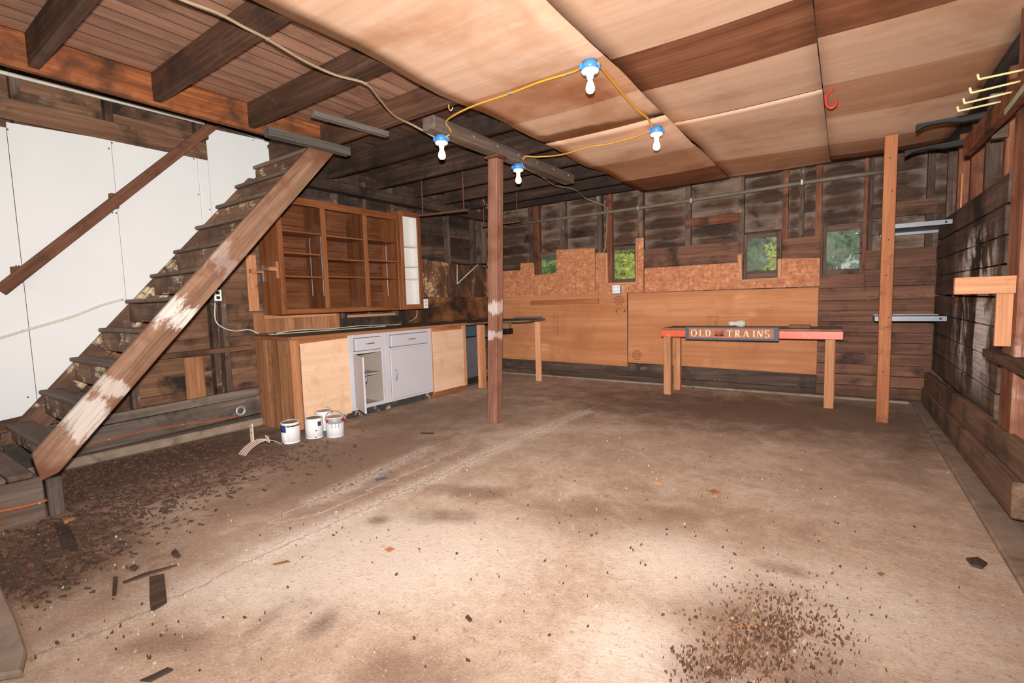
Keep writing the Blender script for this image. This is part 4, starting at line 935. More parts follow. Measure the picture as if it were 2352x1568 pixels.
# ---------------- corner workbench carrying on behind the post
wb = thing('corner_bench', (-4.6, 6.2, 0), 'dark plank corner workbench on raw two-by-four legs behind the post', 'workbench')
c1, c2, c3 = P(1250, 728, 'z', 0.955), P(1075, 741, 'z', 0.955), P(1120, 733, 'z', 0.955)
WX = P(1246, 731, 'y', 6.35).x
poly('top_slab', [(XL+0.02, Y4+0.025, 0.945), (XC+0.02, Y4+0.025, 0.945), (XC+0.06, 6.02, 0.945), (-4.1, 6.18, 0.945), (-4.02, 6.30, 0.945), (-4.1, YB-0.03, 0.945), (XL+0.02, YB-0.03, 0.945)], (0, 0, 0.03), 'counter', wb, axis=1, bev=0.004)
box('back_rail', XL+0.6, -4.15, YB-0.05, YB-0.032, 0.976, 1.01, 'hanger_grey', wb)
lb = P(1237, 861, 'z', 0); lb.x = min(max(lb.x, -4.25), -4.1)
lb = P(1237, 861, 'z', 0)
k = 6.2
q = P(1237, 800, 'y', 6.45)
box('leg', q.x-0.045, q.x+0.045, 6.42, 6.46, 0.0, 0.944, 'fir_new', wb)
q = P(1101, 820, 'y', 5.55); box('leg', q.x-0.02, q.x+0.02, 5.53, 5.62, 0, 0.944, 'fir_new', wb); box('leg', q.x+0.022, q.x+0.06, 5.54, 5.63, 0, 0.944, 'fir', wb)
# grey panel and steel frame standing under the corner bench
gp = thing('metal_cabinet', (-5.0, 5.9, 0), 'dark grey metal cabinet carcass standing under the corner workbench', 'metal cabinet')
box('panel', XL+0.25, XL+0.28, Y4+0.08, 6.3, 0.04, 0.70, 'steel_dull', gp); box('panel', XL+0.25, XL+0.27, Y4+0.08, 6.3, 0.72, 0.93, 'sign_blue', gp)
for yk in (5.95, 6.32): tube('leg', [(XL+0.6, yk, 0.0), (XL+0.6, yk, 0.72)], 0.012, 'galvanised', gp, smooth=False)
box('rail', XL+0.585, XL+0.615, 5.95, 6.32, 0.72, 0.75, 'steel_dull', gp); box('base', XL+0.24, XL+0.62, Y4+0.08, 6.34, 0.0, 0.03, 'sill_dark', gp)
q = P(1159, 746, 'y', 6.3)
jb = thing('fuse_box', (q.x, 6.3, q.z), 'small beige metal box with black base hanging under the corner bench', 'box')
box('housing', q.x-0.10, q.x+0.11, 6.22, 6.34, q.z-0.055, 0.942, 'can_lid', jb); box('base', q.x-0.13, q.x+0.13, 6.2, 6.35, q.z-0.13, q.z-0.058, 'black', jb)

# ---------------- upper cabinet
XU = -4.93
uy = lambda px, py: P(px, py, 'x', XU).y
uz = lambda px, py: P(px, py, 'x', XU).z
U0, U1 = uy(643, 620), uy(922, 600)
zb, zt = 1.205, 2.475
uc = thing('wall_cupboard', (XU, (U0+U1)/2, zb), 'open orange-brown wall cupboard with shelves and no doors above the countertop', 'cupboard')
def cb(nm, *a, mt='cabinet', ax=None): return box(nm, *a, mt, uc, 0.002, ax)
d1_, d2_ = uy(748, 600), uy(843, 600)
cb('side_panel', XL+0.02, XU-0.021, U0, U0+0.018, zb, zt); cb('side_panel', XL+0.02, XU-0.021, U1-0.018, U1, zb, zt)
for d in (d1_, d2_): cb('divider', XL+0.03, XU-0.021, d-0.009, d+0.009, zb+0.02, zt-0.02, mt='cabinet_back')
cb('bottom', XL+0.03, XU-0.021, U0+0.019, U1-0.019, zb, zb+0.018); cb('top', XL+0.03, XU-0.021, U0+0.019, U1-0.019, zt-0.018, zt)
for k in range(5): cb('back_board', XL+0.02, XL+0.029, U0+0.019, U1-0.019, zb+(zt-zb)*k/5, zb+(zt-zb)*(k+1)/5-0.003, mt='cabinet_back', ax=1)
cb('face_stile', XU-0.02, XU, U0, U0+0.055, zb, zt); cb('face_stile', XU-0.02, XU, U1-0.06, U1, zb, zt)
for d in (d1_, d2_): cb('face_stile', XU-0.02, XU, d-0.028, d+0.028, zb+0.056, zt-0.081)
cb('face_rail', XU-0.02, XU-0.001, U0+0.056, U1-0.061, zb, zb+0.055); cb('face_rail', XU-0.02, XU-0.001, U0+0.056, U1-0.061, zt-0.08, zt)
for (a, b_, hs) in ((U0+0.019, d1_-0.01, (uz(700, 533), uz(700, 582), uz(700, 635))), (d1_+0.01, d2_-0.01, (uz(795, 545), uz(795, 596), uz(795, 635.5))), (d2_+0.01, U1-0.019, (uz(880, 552), uz(880, 598), uz(880, 637.5)))):
    for z in hs: cb('shelf', XL+0.032, XU-0.03, a+0.001, b_-0.001, z-0.009, z+0.009)
for (yk) in (d1_-0.014, U1-0.023):
    for x in (XL+0.12, XU-0.06): cb('shelf_standard', x, x+0.012, yk, yk+0.004, zb+0.2, zb+0.88, mt='galvanised')
# narrow white-lined unit at its right end
V0, V1 = U1+0.003, uy(969, 600); XV = XU+0.0
nu = thing('narrow_cupboard', (XV, (V0+V1)/2, zb), 'tall narrow wall cupboard with white-painted shelves right of the open cupboard', 'cupboard')
zb2, zt2 = 1.205, 2.53
for y_, y2 in ((V0, V0+0.018), (V1-0.018, V1)): box('side_panel', XL+0.03, XV-0.021, y_, y2, zb2, zt2, 'cabinet', nu, 0.002)
box('back_panel', XL+0.24, XL+0.25, V0+0.019, V1-0.019, zb2, zt2, 'white_paint', nu); box('bottom', XL+0.251, XV-0.021, V0+0.019, V1-0.019, zb2, zb2+0.02, 'white_paint', nu); box('top', XL+0.251, XV-0.021, V0+0.019, V1-0.019, zt2-0.02, zt2, 'white_paint', nu)
for y_, y2 in ((V0+0.0185, V0+0.024), (V1-0.024, V1-0.0185)): box('lining', XL+0.251, XV-0.022, y_, y2, zb2+0.021, zt2-0.021, 'white_paint', nu, 0.0)
box('face_stile', XV-0.02, XV, V0, V0+0.055, zb2, zt2, 'cabinet', nu, 0.002); box('face_stile', XV-0.02, XV, V1-0.06, V1, zb2, zt2, 'cabinet', nu, 0.002)
box('face_rail', XV-0.02, XV-0.001, V0+0.056, V1-0.061, zb2, zb2+0.07, 'cabinet', nu, 0.002); box('face_rail', XV-0.02, XV-0.001, V0+0.056, V1-0.061, zt2-0.06, zt2, 'cabinet', nu, 0.002)
for px, py in ((945, 565), (945, 611.5), (945, 640)):
    z = uz(px, py); box('shelf', XL+0.252, XV-0.03, V0+0.025, V1-0.025, z-0.009, z+0.009, 'white_paint', nu, 0.002)
# paper-towel holder on the cupboard's left side
q = P(600, 625, 'y', U0-0.03)
zh = P(600, 622, 'y', U0).z
th = thing('towel_holder', (-5.1, U0-0.06, zh), 'small wooden towel holder with bracket arms on the left side of the wall cupboard', 'holder')
box('arm', XU-0.09, XU-0.02, U0-0.10, U0-0.002, zh-0.02, zh+0.02, 'fir', th); box('back_plate', XU-0.06, XU-0.02, U0-0.018, U0-0.001, zh-0.1, zh+0.08, 'fir', th)
box('arm', XL+0.03, XL+0.09, U0-0.14, U0-0.002, zh-0.03, zh+0.012, 'fir', th); box('back_plate', XL+0.05, XL+0.08, U0-0.016, U0-0.001, zh-0.12, zh+0.06, 'steel', th)
beam('dowel', (XL+0.06, U0-0.08, zh), (XU-0.055, U0-0.08, zh), 0.02, 0.02, 'cabinet_side', th)

# ---------------- outlets
def outlet(name, c, n, label, gangs=1, cat='outlet', facing='x'):
    t = thing(name, c, label, cat)
    w_, h_ = 0.07*gangs, 0.115
    def pl_(nm, u0, u1, v0, v1, d0, d1, mt):
        if facing == 'x': box(nm, c[0]+d0, c[0]+d1, c[1]+u0, c[1]+u1, c[2]+v0, c[2]+v1, mt, t, 0.003)
        else: box(nm, c[0]+u0, c[0]+u1, c[1]-d1, c[1]-d0, c[2]+v0, c[2]+v1, mt, t, 0.003)
    return t, pl_, w_, h_
q = P(500, 678, 'x', XL+0.04)
t, pl_, w_, h_ = outlet('wall_outlet', (XL+0.002, q.y, q.z), 1, 'white duplex outlet with black sockets on the wall below the stairs')
pl_('box', -0.028, 0.028, -0.05, 0.05, 0.0, 0.036, 'steel'); pl_('cover_plate', -w_/2, w_/2, -h_/2, h_/2, 0.037, 0.044, 'outlet_plastic')
for dz_ in (-0.024, 0.024): pl_('socket', -0.017, 0.017, dz_-0.015, dz_+0.015, 0.0445, 0.048, 'black')
q = P(976, 697, 'x', XL+0.03)
t, pl_, w_, h_ = outlet('wall_outlet', (XL+0.015, q.y, q.z), 1, 'white outlet right under the narrow cupboard')
pl_('box', -0.028, 0.028, -0.05, 0.05, 0.0, 0.026, 'steel'); pl_('cover_plate', -0.05, 0.05, -0.07, 0.07, 0.027, 0.036, 'outlet_plastic')
for dz_ in (-0.024, 0.024): pl_('socket', -0.017, 0.017, dz_-0.015, dz_+0.015, 0.0365, 0.039, 'grey_paint')
q = P(1416, 664, 'y', YB-0.06)
t, pl_, w_, h_ = outlet('wall_outlet', (q.x, YB-0.021, q.z), 2, 'four-socket white outlet on a blue box under the second window', 2, facing='y')
pl_('box', -0.056, 0.062, -0.075, 0.05, 0.0, 0.045, 'box_blue'); pl_('cover_plate', -0.06, 0.058, -0.058, 0.06, 0.046, 0.053, 'outlet_plastic')
for dx in (-0.028, 0.028):
    for dz_ in (-0.024, 0.026): pl_('socket', dx-0.014, dx+0.014, dz_-0.013, dz_+0.013, 0.0535, 0.056, 'grey_paint')

# ---------------- bench with the sign
BY = 6.20
bl, brx = P(1518, 760, 'y', BY).x, P(1937, 770, 'y', BY).x
ztop = 0.855
be = thing('workbench', ((bl+brx)/2, BY+0.2, 0), 'low workbench with red-painted front rail in front of the plywood back wall', 'workbench')
box('front_rail', bl, brx, BY, BY+0.04, ztop-0.09, ztop-0.002, 'red_paint', be, 0.004)
box('top_board', bl+0.01, brx-0.01, BY+0.0, BY+0.26, ztop, ztop+0.022, 'counter', be, 0.004); box('top_board', bl+0.02, brx-0.01, BY+0.263, BY+0.52, ztop, ztop+0.022, 'counter', be, 0.004)
for px, yl_ in ((1532, BY+0.045), (1905, BY+0.045)):
    x = P(px, 850, 'y', yl_).x; box('leg', x-0.045, x+0.045, yl_, yl_+0.09, 0, ztop-0.001, 'fir', be, 0.004)
box('leg', P(1554, 850, 'y', BY+0.42).x-0.045, P(1554, 850, 'y', BY+0.42).x+0.045, BY+0.42, BY+0.50, 0, ztop-0.001, 'fir', be, 0.004)
x = P(1905, 850, 'y', BY+0.045).x; box('leg', x-0.045, x+0.045, BY+0.42, BY+0.50, 0, ztop-0.001, 'fir', be, 0.004)
sx0, sx1 = P(1574, 765, 'y', BY-0.02).x, P(1789, 768, 'y', BY-0.02).x
sz1, sz0 = P(1680, 751, 'y', BY-0.02).z, P(1680, 781.5, 'y', BY-0.02).z
sg = thing('wooden_sign', ((sx0+sx1)/2, BY-0.02, sz0), 'wooden sign reading OLD TRAINS in cream letters around a little red locomotive', 'sign')
sg.rotation_euler = (0, 0, 0)
box('frame', sx0, sx1, BY-0.020, BY-0.002, sz0, sz1, 'sign_blue', sg, 0.004)
m_ = 0.016
fx0, fx1, fz0, fz1 = sx0+0.045, sx1-0.05, sz0+m_+0.01, sz1-m_
box('panel', fx0, fx1, BY-0.0235, BY-0.0205, fz0, fz1, 'sign_brown', sg, 0.001)
for x in (sx0+0.02, sx1-0.022): lathe('screw', [(0, .003), (.005, .002), (.006, 0)], (x, BY-0.0205, (sz0+sz1)/2+0.005), 'steel', sg, seg=10).rotation_euler = (math.pi/2, 0, 0)
# serif capitals drawn as strokes in a unit square: (x0,z0,x1,z1,w0,w1) bars and arcs
def letter(ch):
    B = []; th, tn, sf = 0.17, 0.075, 0.05
    def stem(x, w=th, z0=0, z1=1): B.append([(x-w/2, z0), (x+w/2, z0), (x+w/2, z1), (x-w/2, z1)])
    def serif(x, z, w=0.3): B.append([(x-w/2, z), (x+w/2, z), (x+w/2, z+sf), (x-w/2, z+sf)])
    def diag(x0, z0, x1, z1, w): B.append([(x0-w/2, z0), (x0+w/2, z0), (x1+w/2, z1), (x1-w/2, z1)])
    def arc(cx, cz, rx, rz, a0, a1, wf, n=18):
        for k in range(n):
            A, Bq = a0+(a1-a0)*k/n, a0+(a1-a0)*(k+1)/n; q = []
            for a in (A, Bq):
                w_ = wf(a); c, s = math.cos(a), math.sin(a)
                q += [((cx+(rx-w_/2)*c, cz+(rz-w_/2*0.6)*s), (cx+(rx+w_/2)*c, cz+(rz+w_/2*0.6)*s))]
            B.append([q[0][0], q[0][1], q[1][1], q[1][0]])
    wv = lambda a: tn+(th-tn)*abs(math.cos(a))
    if ch == 'O': arc(0.42, 0.5, 0.36, 0.47, 0, 2*math.pi, wv, 32); wd = 0.84
    elif ch == 'L': stem(0.2); serif(0.2, 0); serif(0.2, 0.95); B.append([(0.2, 0), (0.66, 0), (0.66, 0.07), (0.2, 0.07)]); B.append([(0.6, 0), (0.68, 0), (0.68, 0.26), (0.64, 0.26)]); wd = 0.72
    elif ch == 'D': stem(0.2); serif(0.16, 0); serif(0.16, 0.95); arc(0.3, 0.5, 0.42, 0.46, -math.pi/2, math.pi/2, wv); wd = 0.8
    elif ch == 'T': stem(0.38); serif(0.38, 0); B.append([(0, 0.92), (0.76, 0.92), (0.76, 1), (0, 1)]); B.append([(0, 0.72), (0.05, 0.72), (0.08, 1), (0, 1)]); B.append([(0.71, 0.72), (0.76, 0.72), (0.76, 1), (0.68, 1)]); wd = 0.78
    elif ch == 'R': stem(0.2); serif(0.2, 0); serif(0.18, 0.95); arc(0.26, 0.73, 0.32, 0.23, -math.pi/2, math.pi/2, wv); diag(0.68, 0, 0.36, 0.5, th*1.1); serif(0.74, 0, 0.26); wd = 0.84
    elif ch == 'A': diag(0.12, 0, 0.4, 1, tn*1.2); diag(0.7, 0, 0.4, 1, th*1.15); B.append([(0.22, 0.3), (0.6, 0.3), (0.6, 0.36), (0.22, 0.36)]); serif(0.12, 0, 0.26); serif(0.71, 0, 0.3); wd = 0.86
    elif ch == 'I': stem(0.2); serif(0.2, 0); serif(0.2, 0.95); wd = 0.4
    elif ch == 'N': stem(0.16, tn*1.1); stem(0.72, tn*1.1); diag(0.72, 0, 0.16, 1, th*1.15); serif(0.15, 0, 0.24); serif(0.12, 0.95, 0.2); serif(0.72, 0.95, 0.24); wd = 0.86
    elif ch == 'S':
        ws = lambda a: 0.08+0.07*abs(math.cos(a))
        arc(0.32, 0.74, 0.23, 0.23, 0.35, math.pi*1.5, ws); arc(0.32, 0.27, 0.25, 0.25, -math.pi*0.85, math.pi/2, ws); wd = 0.64
    return B, wd
yfl = BY-0.0238
def put_letter(ch, x, z, h, ky):
    polys, wd = letter(ch); bm = bmesh.new(); sxk = h*0.98
    for q in polys:
        a = [bm.verts.new((x+u*sxk, yfl, z+v*h)) for u, v in q]; b_ = [bm.verts.new((x+u*sxk, yfl-0.002, z+v*h)) for u, v in q]
        bm.faces.new(b_); 
        for i in range(len(q)): j = (i+1) % len(q); bm.faces.new((a[i], b_[i], b_[j], a[j]))
    finish('letter_'+ch.lower(), bm, 'sign_letter', (x, yfl, z), sg, shade=False)
    return wd*sxk
H = (fz1-fz0)*0.74; zl = fz0+(fz1-fz0)*0.12
px_of = lambda px: P(px, 766, 'y', BY-0.024).x
for ch, px in zip('OLD', (1587, 1605, 1619)): put_letter(ch, px_of(px), zl, H, 0)
for ch, px in zip('TRAINS', (1669, 1687, 1706, 1728, 1737, 1756)): put_letter(ch, px_of(px), zl, H, 0)
# locomotive emblem
bm = bmesh.new(); lx, lw = px_of(1640), px_of(1663)-px_of(1640); zc = zl
def lp(pts):
    a = [bm.verts.new((lx+u*lw, yfl, zc+v*H)) for u, v in pts]; b_ = [bm.verts.new((lx+u*lw, yfl-0.002, zc+v*H)) for u, v in pts]
    bm.faces.new(b_)
    for i in range(len(pts)): j = (i+1) % len(pts); bm.faces.new((a[i], b_[i], b_[j], a[j]))
lp([(0.1, .3), (0.72, .3), (0.72, .62), (0.1, .62)]); lp([(0.68, .22), (0.98, .22), (0.98, .8), (0.68, .8)]); lp([(0.62, .8), (1.0, .8), (1.0, .9), (0.62, .9)])
lp([(0.16, .62), (0.26, .62), (0.3, .92), (0.12, .92)]); lp([(0.4, .62), (0.52, .62), (0.5, .74), (0.42, .74)]); lp([(0.0, .05), (0.2, .22), (0.2, .34), (0.06, .34)]); lp([(0.1, .16), (1.0, .16), (1.0, .28), (0.1, .28)])
for u in (0.24, 0.44, 0.64, 0.85): lp([(u+0.09*math.cos(a), .12+0.14*math.sin(a)) for a in [2*math.pi*k/14 for k in range(14)]])
finish('locomotive', bm, 'sign_train', (lx, yfl, zc), sg, shade=False)
# things on the bench
q = P(1692, 745, 'y', BY+0.25)
vz = thing('plaster_vase', (q.x, BY+0.25, ztop+0.023), 'small pale plaster vase lying on its side on the red-railed workbench', 'vase')
o = lathe('body', [(0, -0.10), (0.03, -0.10), (0.034, -0.06), (0.024, -0.045), (0.03, -0.02), (0.044, 0.02), (0.046, 0.05), (0.036, 0.085), (0, 0.095)], (q.x+0.01, BY+0.25, ztop+0.068), 'plaster', vz, seg=20); o.rotation_euler = (0, math.pi/2, 0)
q = P(1838, 752, 'y', BY+0.15)
o = box('wood_block', q.x-0.11, q.x+0.10, BY+0.10, BY+0.2, ztop+0.0225, ztop+0.062, 'brick_wood', None, 0.006); tag(o, 'reddish wooden block lying on the right of the workbench top', 'block')

# ---------------- bare-bulb lamps on blue ceiling boxes
def lamp(c, lit, label, tilt=0.0):
    """c: centre of the box's top face"""
    t = thing('bulb_lamp', c, label, 'lamp', 'bare bulb lamps')
    bm = bmesh.new()
    lathe('ceiling_box', [(0, 0), (0.05, 0), (0.052, -0.052), (0, -0.0525)], c, 'box_blue', t, seg=16)
    bxp = [o for o in t.children][-1]
    for a in (0.6, 0.6+math.pi):
        x, y = c[0]+0.055*math.cos(a), c[1]+0.055*math.sin(a); box('ear', x-0.012, x+0.012, y-0.012, y+0.012, c[2]-0.045, c[2]-0.012, 'box_blue', t, 0.003)
    lathe('socket', [(0, -0.053), (0.056, -0.053), (0.058, -0.06), (0.05, -0.072), (0.024, -0.08), (0.021, -0.105), (0, -0.105)], c, 'porcelain', t, seg=24)
    lathe('bulb', [(0, -0.1055), (0.0165, -0.106), (0.018, -0.12), (0.027, -0.14), (0.031, -0.162), (0.029, -0.178), (0.018, -0.192), (0, -0.197)], c, 'bulb_lit' if lit else 'bulb_off', t, seg=24)
    return t
zb_ = 2.706
l1 = P(1013, 303, 'z', zb_); l2 = P(1190, 384, 'z', zb_)
l1.x = bx_-0.02; l2.x = bx_-0.015
l1 = Vector((bx_-0.02, P(1013, 303, 'x', bx_-0.02).y, zb_)); l2 = Vector((bx_+0.0, P(1190, 384, 'x', bx_).y, zb_))
lamp(l1, True, 'lit bare bulb on a blue box under the front end of the grey beam')
lamp(l2, True, 'lit bare bulb on a blue box under the beam right of the centre post')
l3 = P(1355, 142, 'z', ZJ-0.045); l4 = P(1508, 293, 'z', ZJ-0.045)
lamp(l3, False, 'unlit white bulb on a blue box on the plywood ceiling')
lamp(l4, True, 'lit bare bulb on a blue box on the plywood ceiling')
def staple(c, r=0.008, parent=None):
    return lathe('staple', [(0, 0.006), (r*0.7, 0.004), (r, 0)], c, 'galvanised', parent, seg=8)
def cable(name, pts, r, mt, label, staples=(), cat='cable', sub=6):
    t = thing(name, pts[0], label, cat)
    tube('wire', pts, r, mt, t, seg=8, sub=sub)
    for c in staples: box('staple', c[0]-0.012, c[0]+0.012, c[1]-0.006, c[1]+0.006, c[2]-0.008, c[2]+0.008, 'galvanised', t, 0.002)
    return t
zc_ = ZJ-0.05
cl = lambda px, py, z=zc_: P(px, py, 'z', z)
cable('yellow_cable', [l1+Vector((0.05, 0.0, -0.02)), l1+Vector((0.085, 0.03, 0.02)), (bx_+0.085, l1.y-0.05, 2.78), cl(1045, 263), cl(1093, 241), cl(1170, 215), cl(1240, 188), cl(1308, 168), l3+Vector((-0.05, 0, -0.02))], 0.007, 'cable_yellow', 'yellow cable from the beam lamp to the unlit ceiling bulb', [cl(1093, 241), cl(1170, 214), cl(1306, 168)])
cable('yellow_cable', [l3+Vector((0.05, 0, -0.02)), cl(1400, 178), cl(1430, 215), cl(1460, 250), cl(1488, 272), l4+Vector((-0.035, 0.02, -0.015))], 0.009, 'cable_yellow', 'thick yellow cable between the two plywood ceiling lamps', [cl(1462, 253)])
cable('yellow_cable', [l4+Vector((-0.05, 0, -0.02)), cl(1460, 314), cl(1400, 330), cl(1350, 338), cl(1290, 355), cl(1235, 360), (bx_+0.085, l2.y+0.0, 2.77), l2+Vector((0.05, 0, -0.02))], 0.006, 'cable_yellow', 'yellow cable from the right ceiling lamp back to the beam', [cl(1290, 355)])
cj = lambda px, py: P(px, py, 'z', ZJ-0.02)
cable('grey_cable', [cj(250, -70), cj(420, 0), cj(500, 30), cj(560, 62), cj(615, 90), cj(700, 140), cj(770, 172), cj(840, 192), cj(870, 225), cj(905, 265), cj(950, 288), l1+Vector((-0.05, 0.0, -0.01))], 0.009, 'cable_grey', 'grey cable stapled across the open joists to the front lamp', [cj(615, 90), cj(840, 192)])
cable('grey_cable', [l2+Vector((0.05, 0.02, -0.03)), P(1249, 408, 'z', 2.74), P(1275, 426, 'z', 2.78), P(1320, 435, 'z', ZJ-0.02), P(1345, 455, 'z', ZJ-0.02), P(1392, 475, 'y', YB-0.03), P(1394, 500, 'y', YB-0.03), P(1391, 560, 'y', YB-0.04), P(1386, 583, 'y', YB-0.04), P(1387, 620, 'y', YB-0.04), P(1386, 652, 'y', YB-0.04)], 0.007, 'cable_grey', 'thin grey cable running from the rear beam lamp down the back wall', [P(1249, 408, 'z', 2.74), P(1386, 583, 'y', YB-0.04)])
# cable over the white panels and into the stairs
xw = XL+0.02
cable('wall_cable', [P(-40, 788, 'x', xw), P(52, 760, 'x', xw), P(165, 727, 'x', xw), P(230, 702, 'x', xw), P(283, 687, 'x', xw)], 0.009, 'cable_white', 'cream cable sagging across the white panels into the stairs', [P(52, 760, 'x', xw), P(281, 688, 'x', xw)])
cable('outlet_cord', [P(494, 695, 'x', XL+0.03), P(495, 735, 'x', XL+0.03), P(512, 752, 'x', XL+0.05), P(540, 760, 'x', XL+0.05), P(572, 757, 'x', XL+0.06), (XL+0.07, Y0+0.06, ZC+0.02)], 0.006, 'cable_white', 'cream cord drooping from the stair outlet to the countertop end')
cable('outlet_cord', [P(958, 712, 'x', XL+0.05), P(957, 725, 'x', XL+0.05), P(950, 733, 'x', XL+0.06), P(940, 738, 'x', XL+0.12)], 0.005, 'cable_white', 'short cream cord hanging below the narrow cupboard')
xo = XL+0.085
cable('orange_cable', [P(205, 1020, 'x', xo), P(250, 1008, 'x', xo), P(330, 990, 'x', xo), P(418, 975, 'x', xo), P(480, 967, 'x', xo), P(545, 956, 'x', xo)], 0.006, 'cable_orange', 'thin orange cable clipped along the sill below the stairs', [P(250, 1008, 'x', xo), P(418, 975, 'x', xo)])
cable('orange_cable', [P(-30, 1180, 'x', XS+0.01), P(40, 1166, 'x', XS+0.01), P(90, 1154, 'x', XS+0.01), P(108, 1148, 'x', XS+0.006)], 0.007, 'cable_orange', 'orange cable clipped to the side of the landing box', [P(90, 1154, 'x', XS+0.01)])

# ---------------- pipe along the back wall and hanging racks
pz = lambda px, py: P(px, py, 'y', YB-0.05)
pp = thing('conduit_pipe', pz(1200, 516), 'long grey-brown pipe strung across the studs of the back wall', 'pipe')
tube('pipe', [pz(1165, 517), pz(1500, 473), pz(1840, 420), pz(2030, 394)], 0.024, 'pipe', pp, seg=12, sub=2)
for px, py in ((1466, 478), (1588, 461), (1842, 419)): q = pz(px, py); box('strap', q.x-0.012, q.x+0.012, YB-0.08, YB+0.004, q.z-0.032, q.z+0.032, 'galvanised', pp)
def rack(label, a, b_, hangs):
    t = thing('hanging_rack', a, label, 'rack'); beam('bar', a, b_, 0.035, 0.02, 'rust', t)
    for h in hangs: 
        f_ = h; q = Vector(a).lerp(Vector(b_), f_); tube('rod', [(q.x, q.y, q.z+0.01), (q.x, q.y, ZJ+JH-0.001)], 0.008, 'rust', t, smooth=False)
    return t
ra, rb = P(958, 496, 'z', 2.44), P(1074, 482, 'z', 2.44)
rack('rusty bar hung from the joists on two rods above the narrow cupboard', ra, rb, (0.12, 0.93))
ra2, rb2 = P(1108, 520, 'z', 2.46), P(1197, 508, 'z', 2.46)
rack('rusty bar hung from the joists on rods right behind the centre post', ra2, rb2, (0.04, 0.9))
# shelf bracket on the left wall
q0, q1, q2 = P(1050, 652, 'x', XL+0.03), P(1090, 607, 'x', XL+0.2), P(1050, 607, 'x', XL+0.03)
sb = thing('wall_bracket', q0, 'white diagonal metal bracket on the stained corner panel', 'bracket')
tube('strut', [q0, (XL+0.28, q1.y, q1.z)], 0.008, 'cable_white', sb, smooth=False); tube('arm', [q2, (XL+0.42, q1.y+0.1, q1.z+0.002)], 0.007, 'black', sb, smooth=False)
box('end_cap', XL+0.40, XL+0.54, q1.y+0.085, q1.y+0.125, q1.z-0.018, q1.z+0.018, 'outlet_plastic', sb)
tube('plate', [q2, q0], 0.007, 'cable_white', sb, smooth=False)

# ---------------- shelves, hooks and arms in the right corner
def metal_shelf(name, pl_px, pr_px, depth, label, lip):
    r = P(*pr_px, 'x', XR-0.02); yv = r.y; l = P(*pl_px, 'y', yv); l.z = r.z+(l.z-r.z)
    t = thing(name, (l.x, yv, r.z), label, 'shelf', 'metal corner shelves')
    z = (l.z+r.z)/2; yb_ = min(yv+depth, YB-0.03)
    box('tray', l.x, XR-0.005, yv, yb_, z-0.002, z+0.002, 'steel_dull', t, 0.0005)
    box('front_lip', l.x, XR-0.005, yv-0.003, yv, z-lip, z+0.012, 'steel_dull', t, 0.0008)
    box('back_lip', l.x, XR-0.005, yb_, yb_+0.003, z-lip, z+0.012, 'steel_dull', t, 0.0008)
    box('side_lip', l.x-0.003, l.x, yv, yb_, z-lip, z+0.012, 'steel_dull', t, 0.0008)
    lathe('bolt_hole', [(0, .002), (.009, .001), (.01, 0)], (XR-0.05, yv-0.0031, z-lip/2+0.006), 'black', t, seg=10).rotation_euler = (math.pi/2, 0, 0)
    return t, z, yv, l.x
metal_shelf('metal_shelf', (2030, 519), (2183, 507), 0.8, 'upper grey metal shelf high in the back right corner', 0.03)
metal_shelf('metal_shelf', (2010, 727), (2170, 731), 0.5, 'lower grey metal shelf in the back right corner', 0.035)
XK = 0.70
rk = thing('hook_rack', P(2225, 340, 'x', XK), 'brown board on the right wall holding four long yellow hooks', 'rack')
k0, k1 = P(2222, 338, 'x', XK), P(2352, 200, 'x', XK)
dirk = (k1-k0).normalized()
beam('board', k0, k1+dirk*0.8, 0.045, 0.125, 'stud_red', rk, bev=0.004)
beam('spacer', (XK+0.06, k0.y-0.35, k0.z), (XR+0.04, k0.y-0.35, k0.z), 0.06, 0.1, 'stud', rk)
hp = [((2260, 260), (2232, 248)), ]
for (tx, ty), (bx2, by2) in (((2249, 179), (2352, 160)), ((2231, 210), (2345, 186)), ((2216, 234), (2325, 211)), ((2202, 252), (2300, 233))):
    root = P(bx2, by2, 'x', XK-0.02); tip = P(tx, ty, 'y', root.y)
    tube('hook', [root, (tip.x+0.015, root.y, tip.z-0.006), (tip.x, root.y, tip.z-0.004), (tip.x-0.006, root.y, tip.z+0.02)], 0.0055, 'hook_yellow', rk, seg=8, sub=4)
g0, g1 = P(2308, 258, 'x', XK-0.026), P(2352, 186, 'x', XK-0.026)
beam('hook_plate', g0, g1+dirk*0.4, 0.006, 0.03, 'hook_green', rk)
# two dark curved arms
for (a, b_, lab) in (((2104, 291), (2275, 262), 'upper dark curved wooden arm reaching out from the right wall'), ((2077, 351), (2232, 323), 'lower dark curved wooden arm reaching out from the right wall')):
    r = P(*b_, 'x', XR+0.02); tip = P(*a, 'y', r.y)
    t = thing('lumber_hanger', r, lab, 'bracket', 'curved arms on the right wall')
    x0, x1, z0 = tip.x, XR+0.015, r.z
    up_ = [(x0, tip.z+0.012)] + [(x0+(x1-x0)*k/8, tip.z+0.012+(z0+0.02-tip.z-0.012)*(k/8)**0.8) for k in range(1, 9)]
    lo = [(x0+(x1-x0)*k/8, tip.z-0.075*(0.35+0.65*0)*1.0+(z0-tip.z)*(k/8)+0.02*math.sin(math.pi*min(1, k/5))) for k in range(8, 0, -1)] + [(x0, tip.z-0.04)]
    poly('arm', [(x, r.y-0.03, z) for x, z in up_+lo], (0, 0.06, 0), 'arm_black', t, axis=0, bev=0.004)
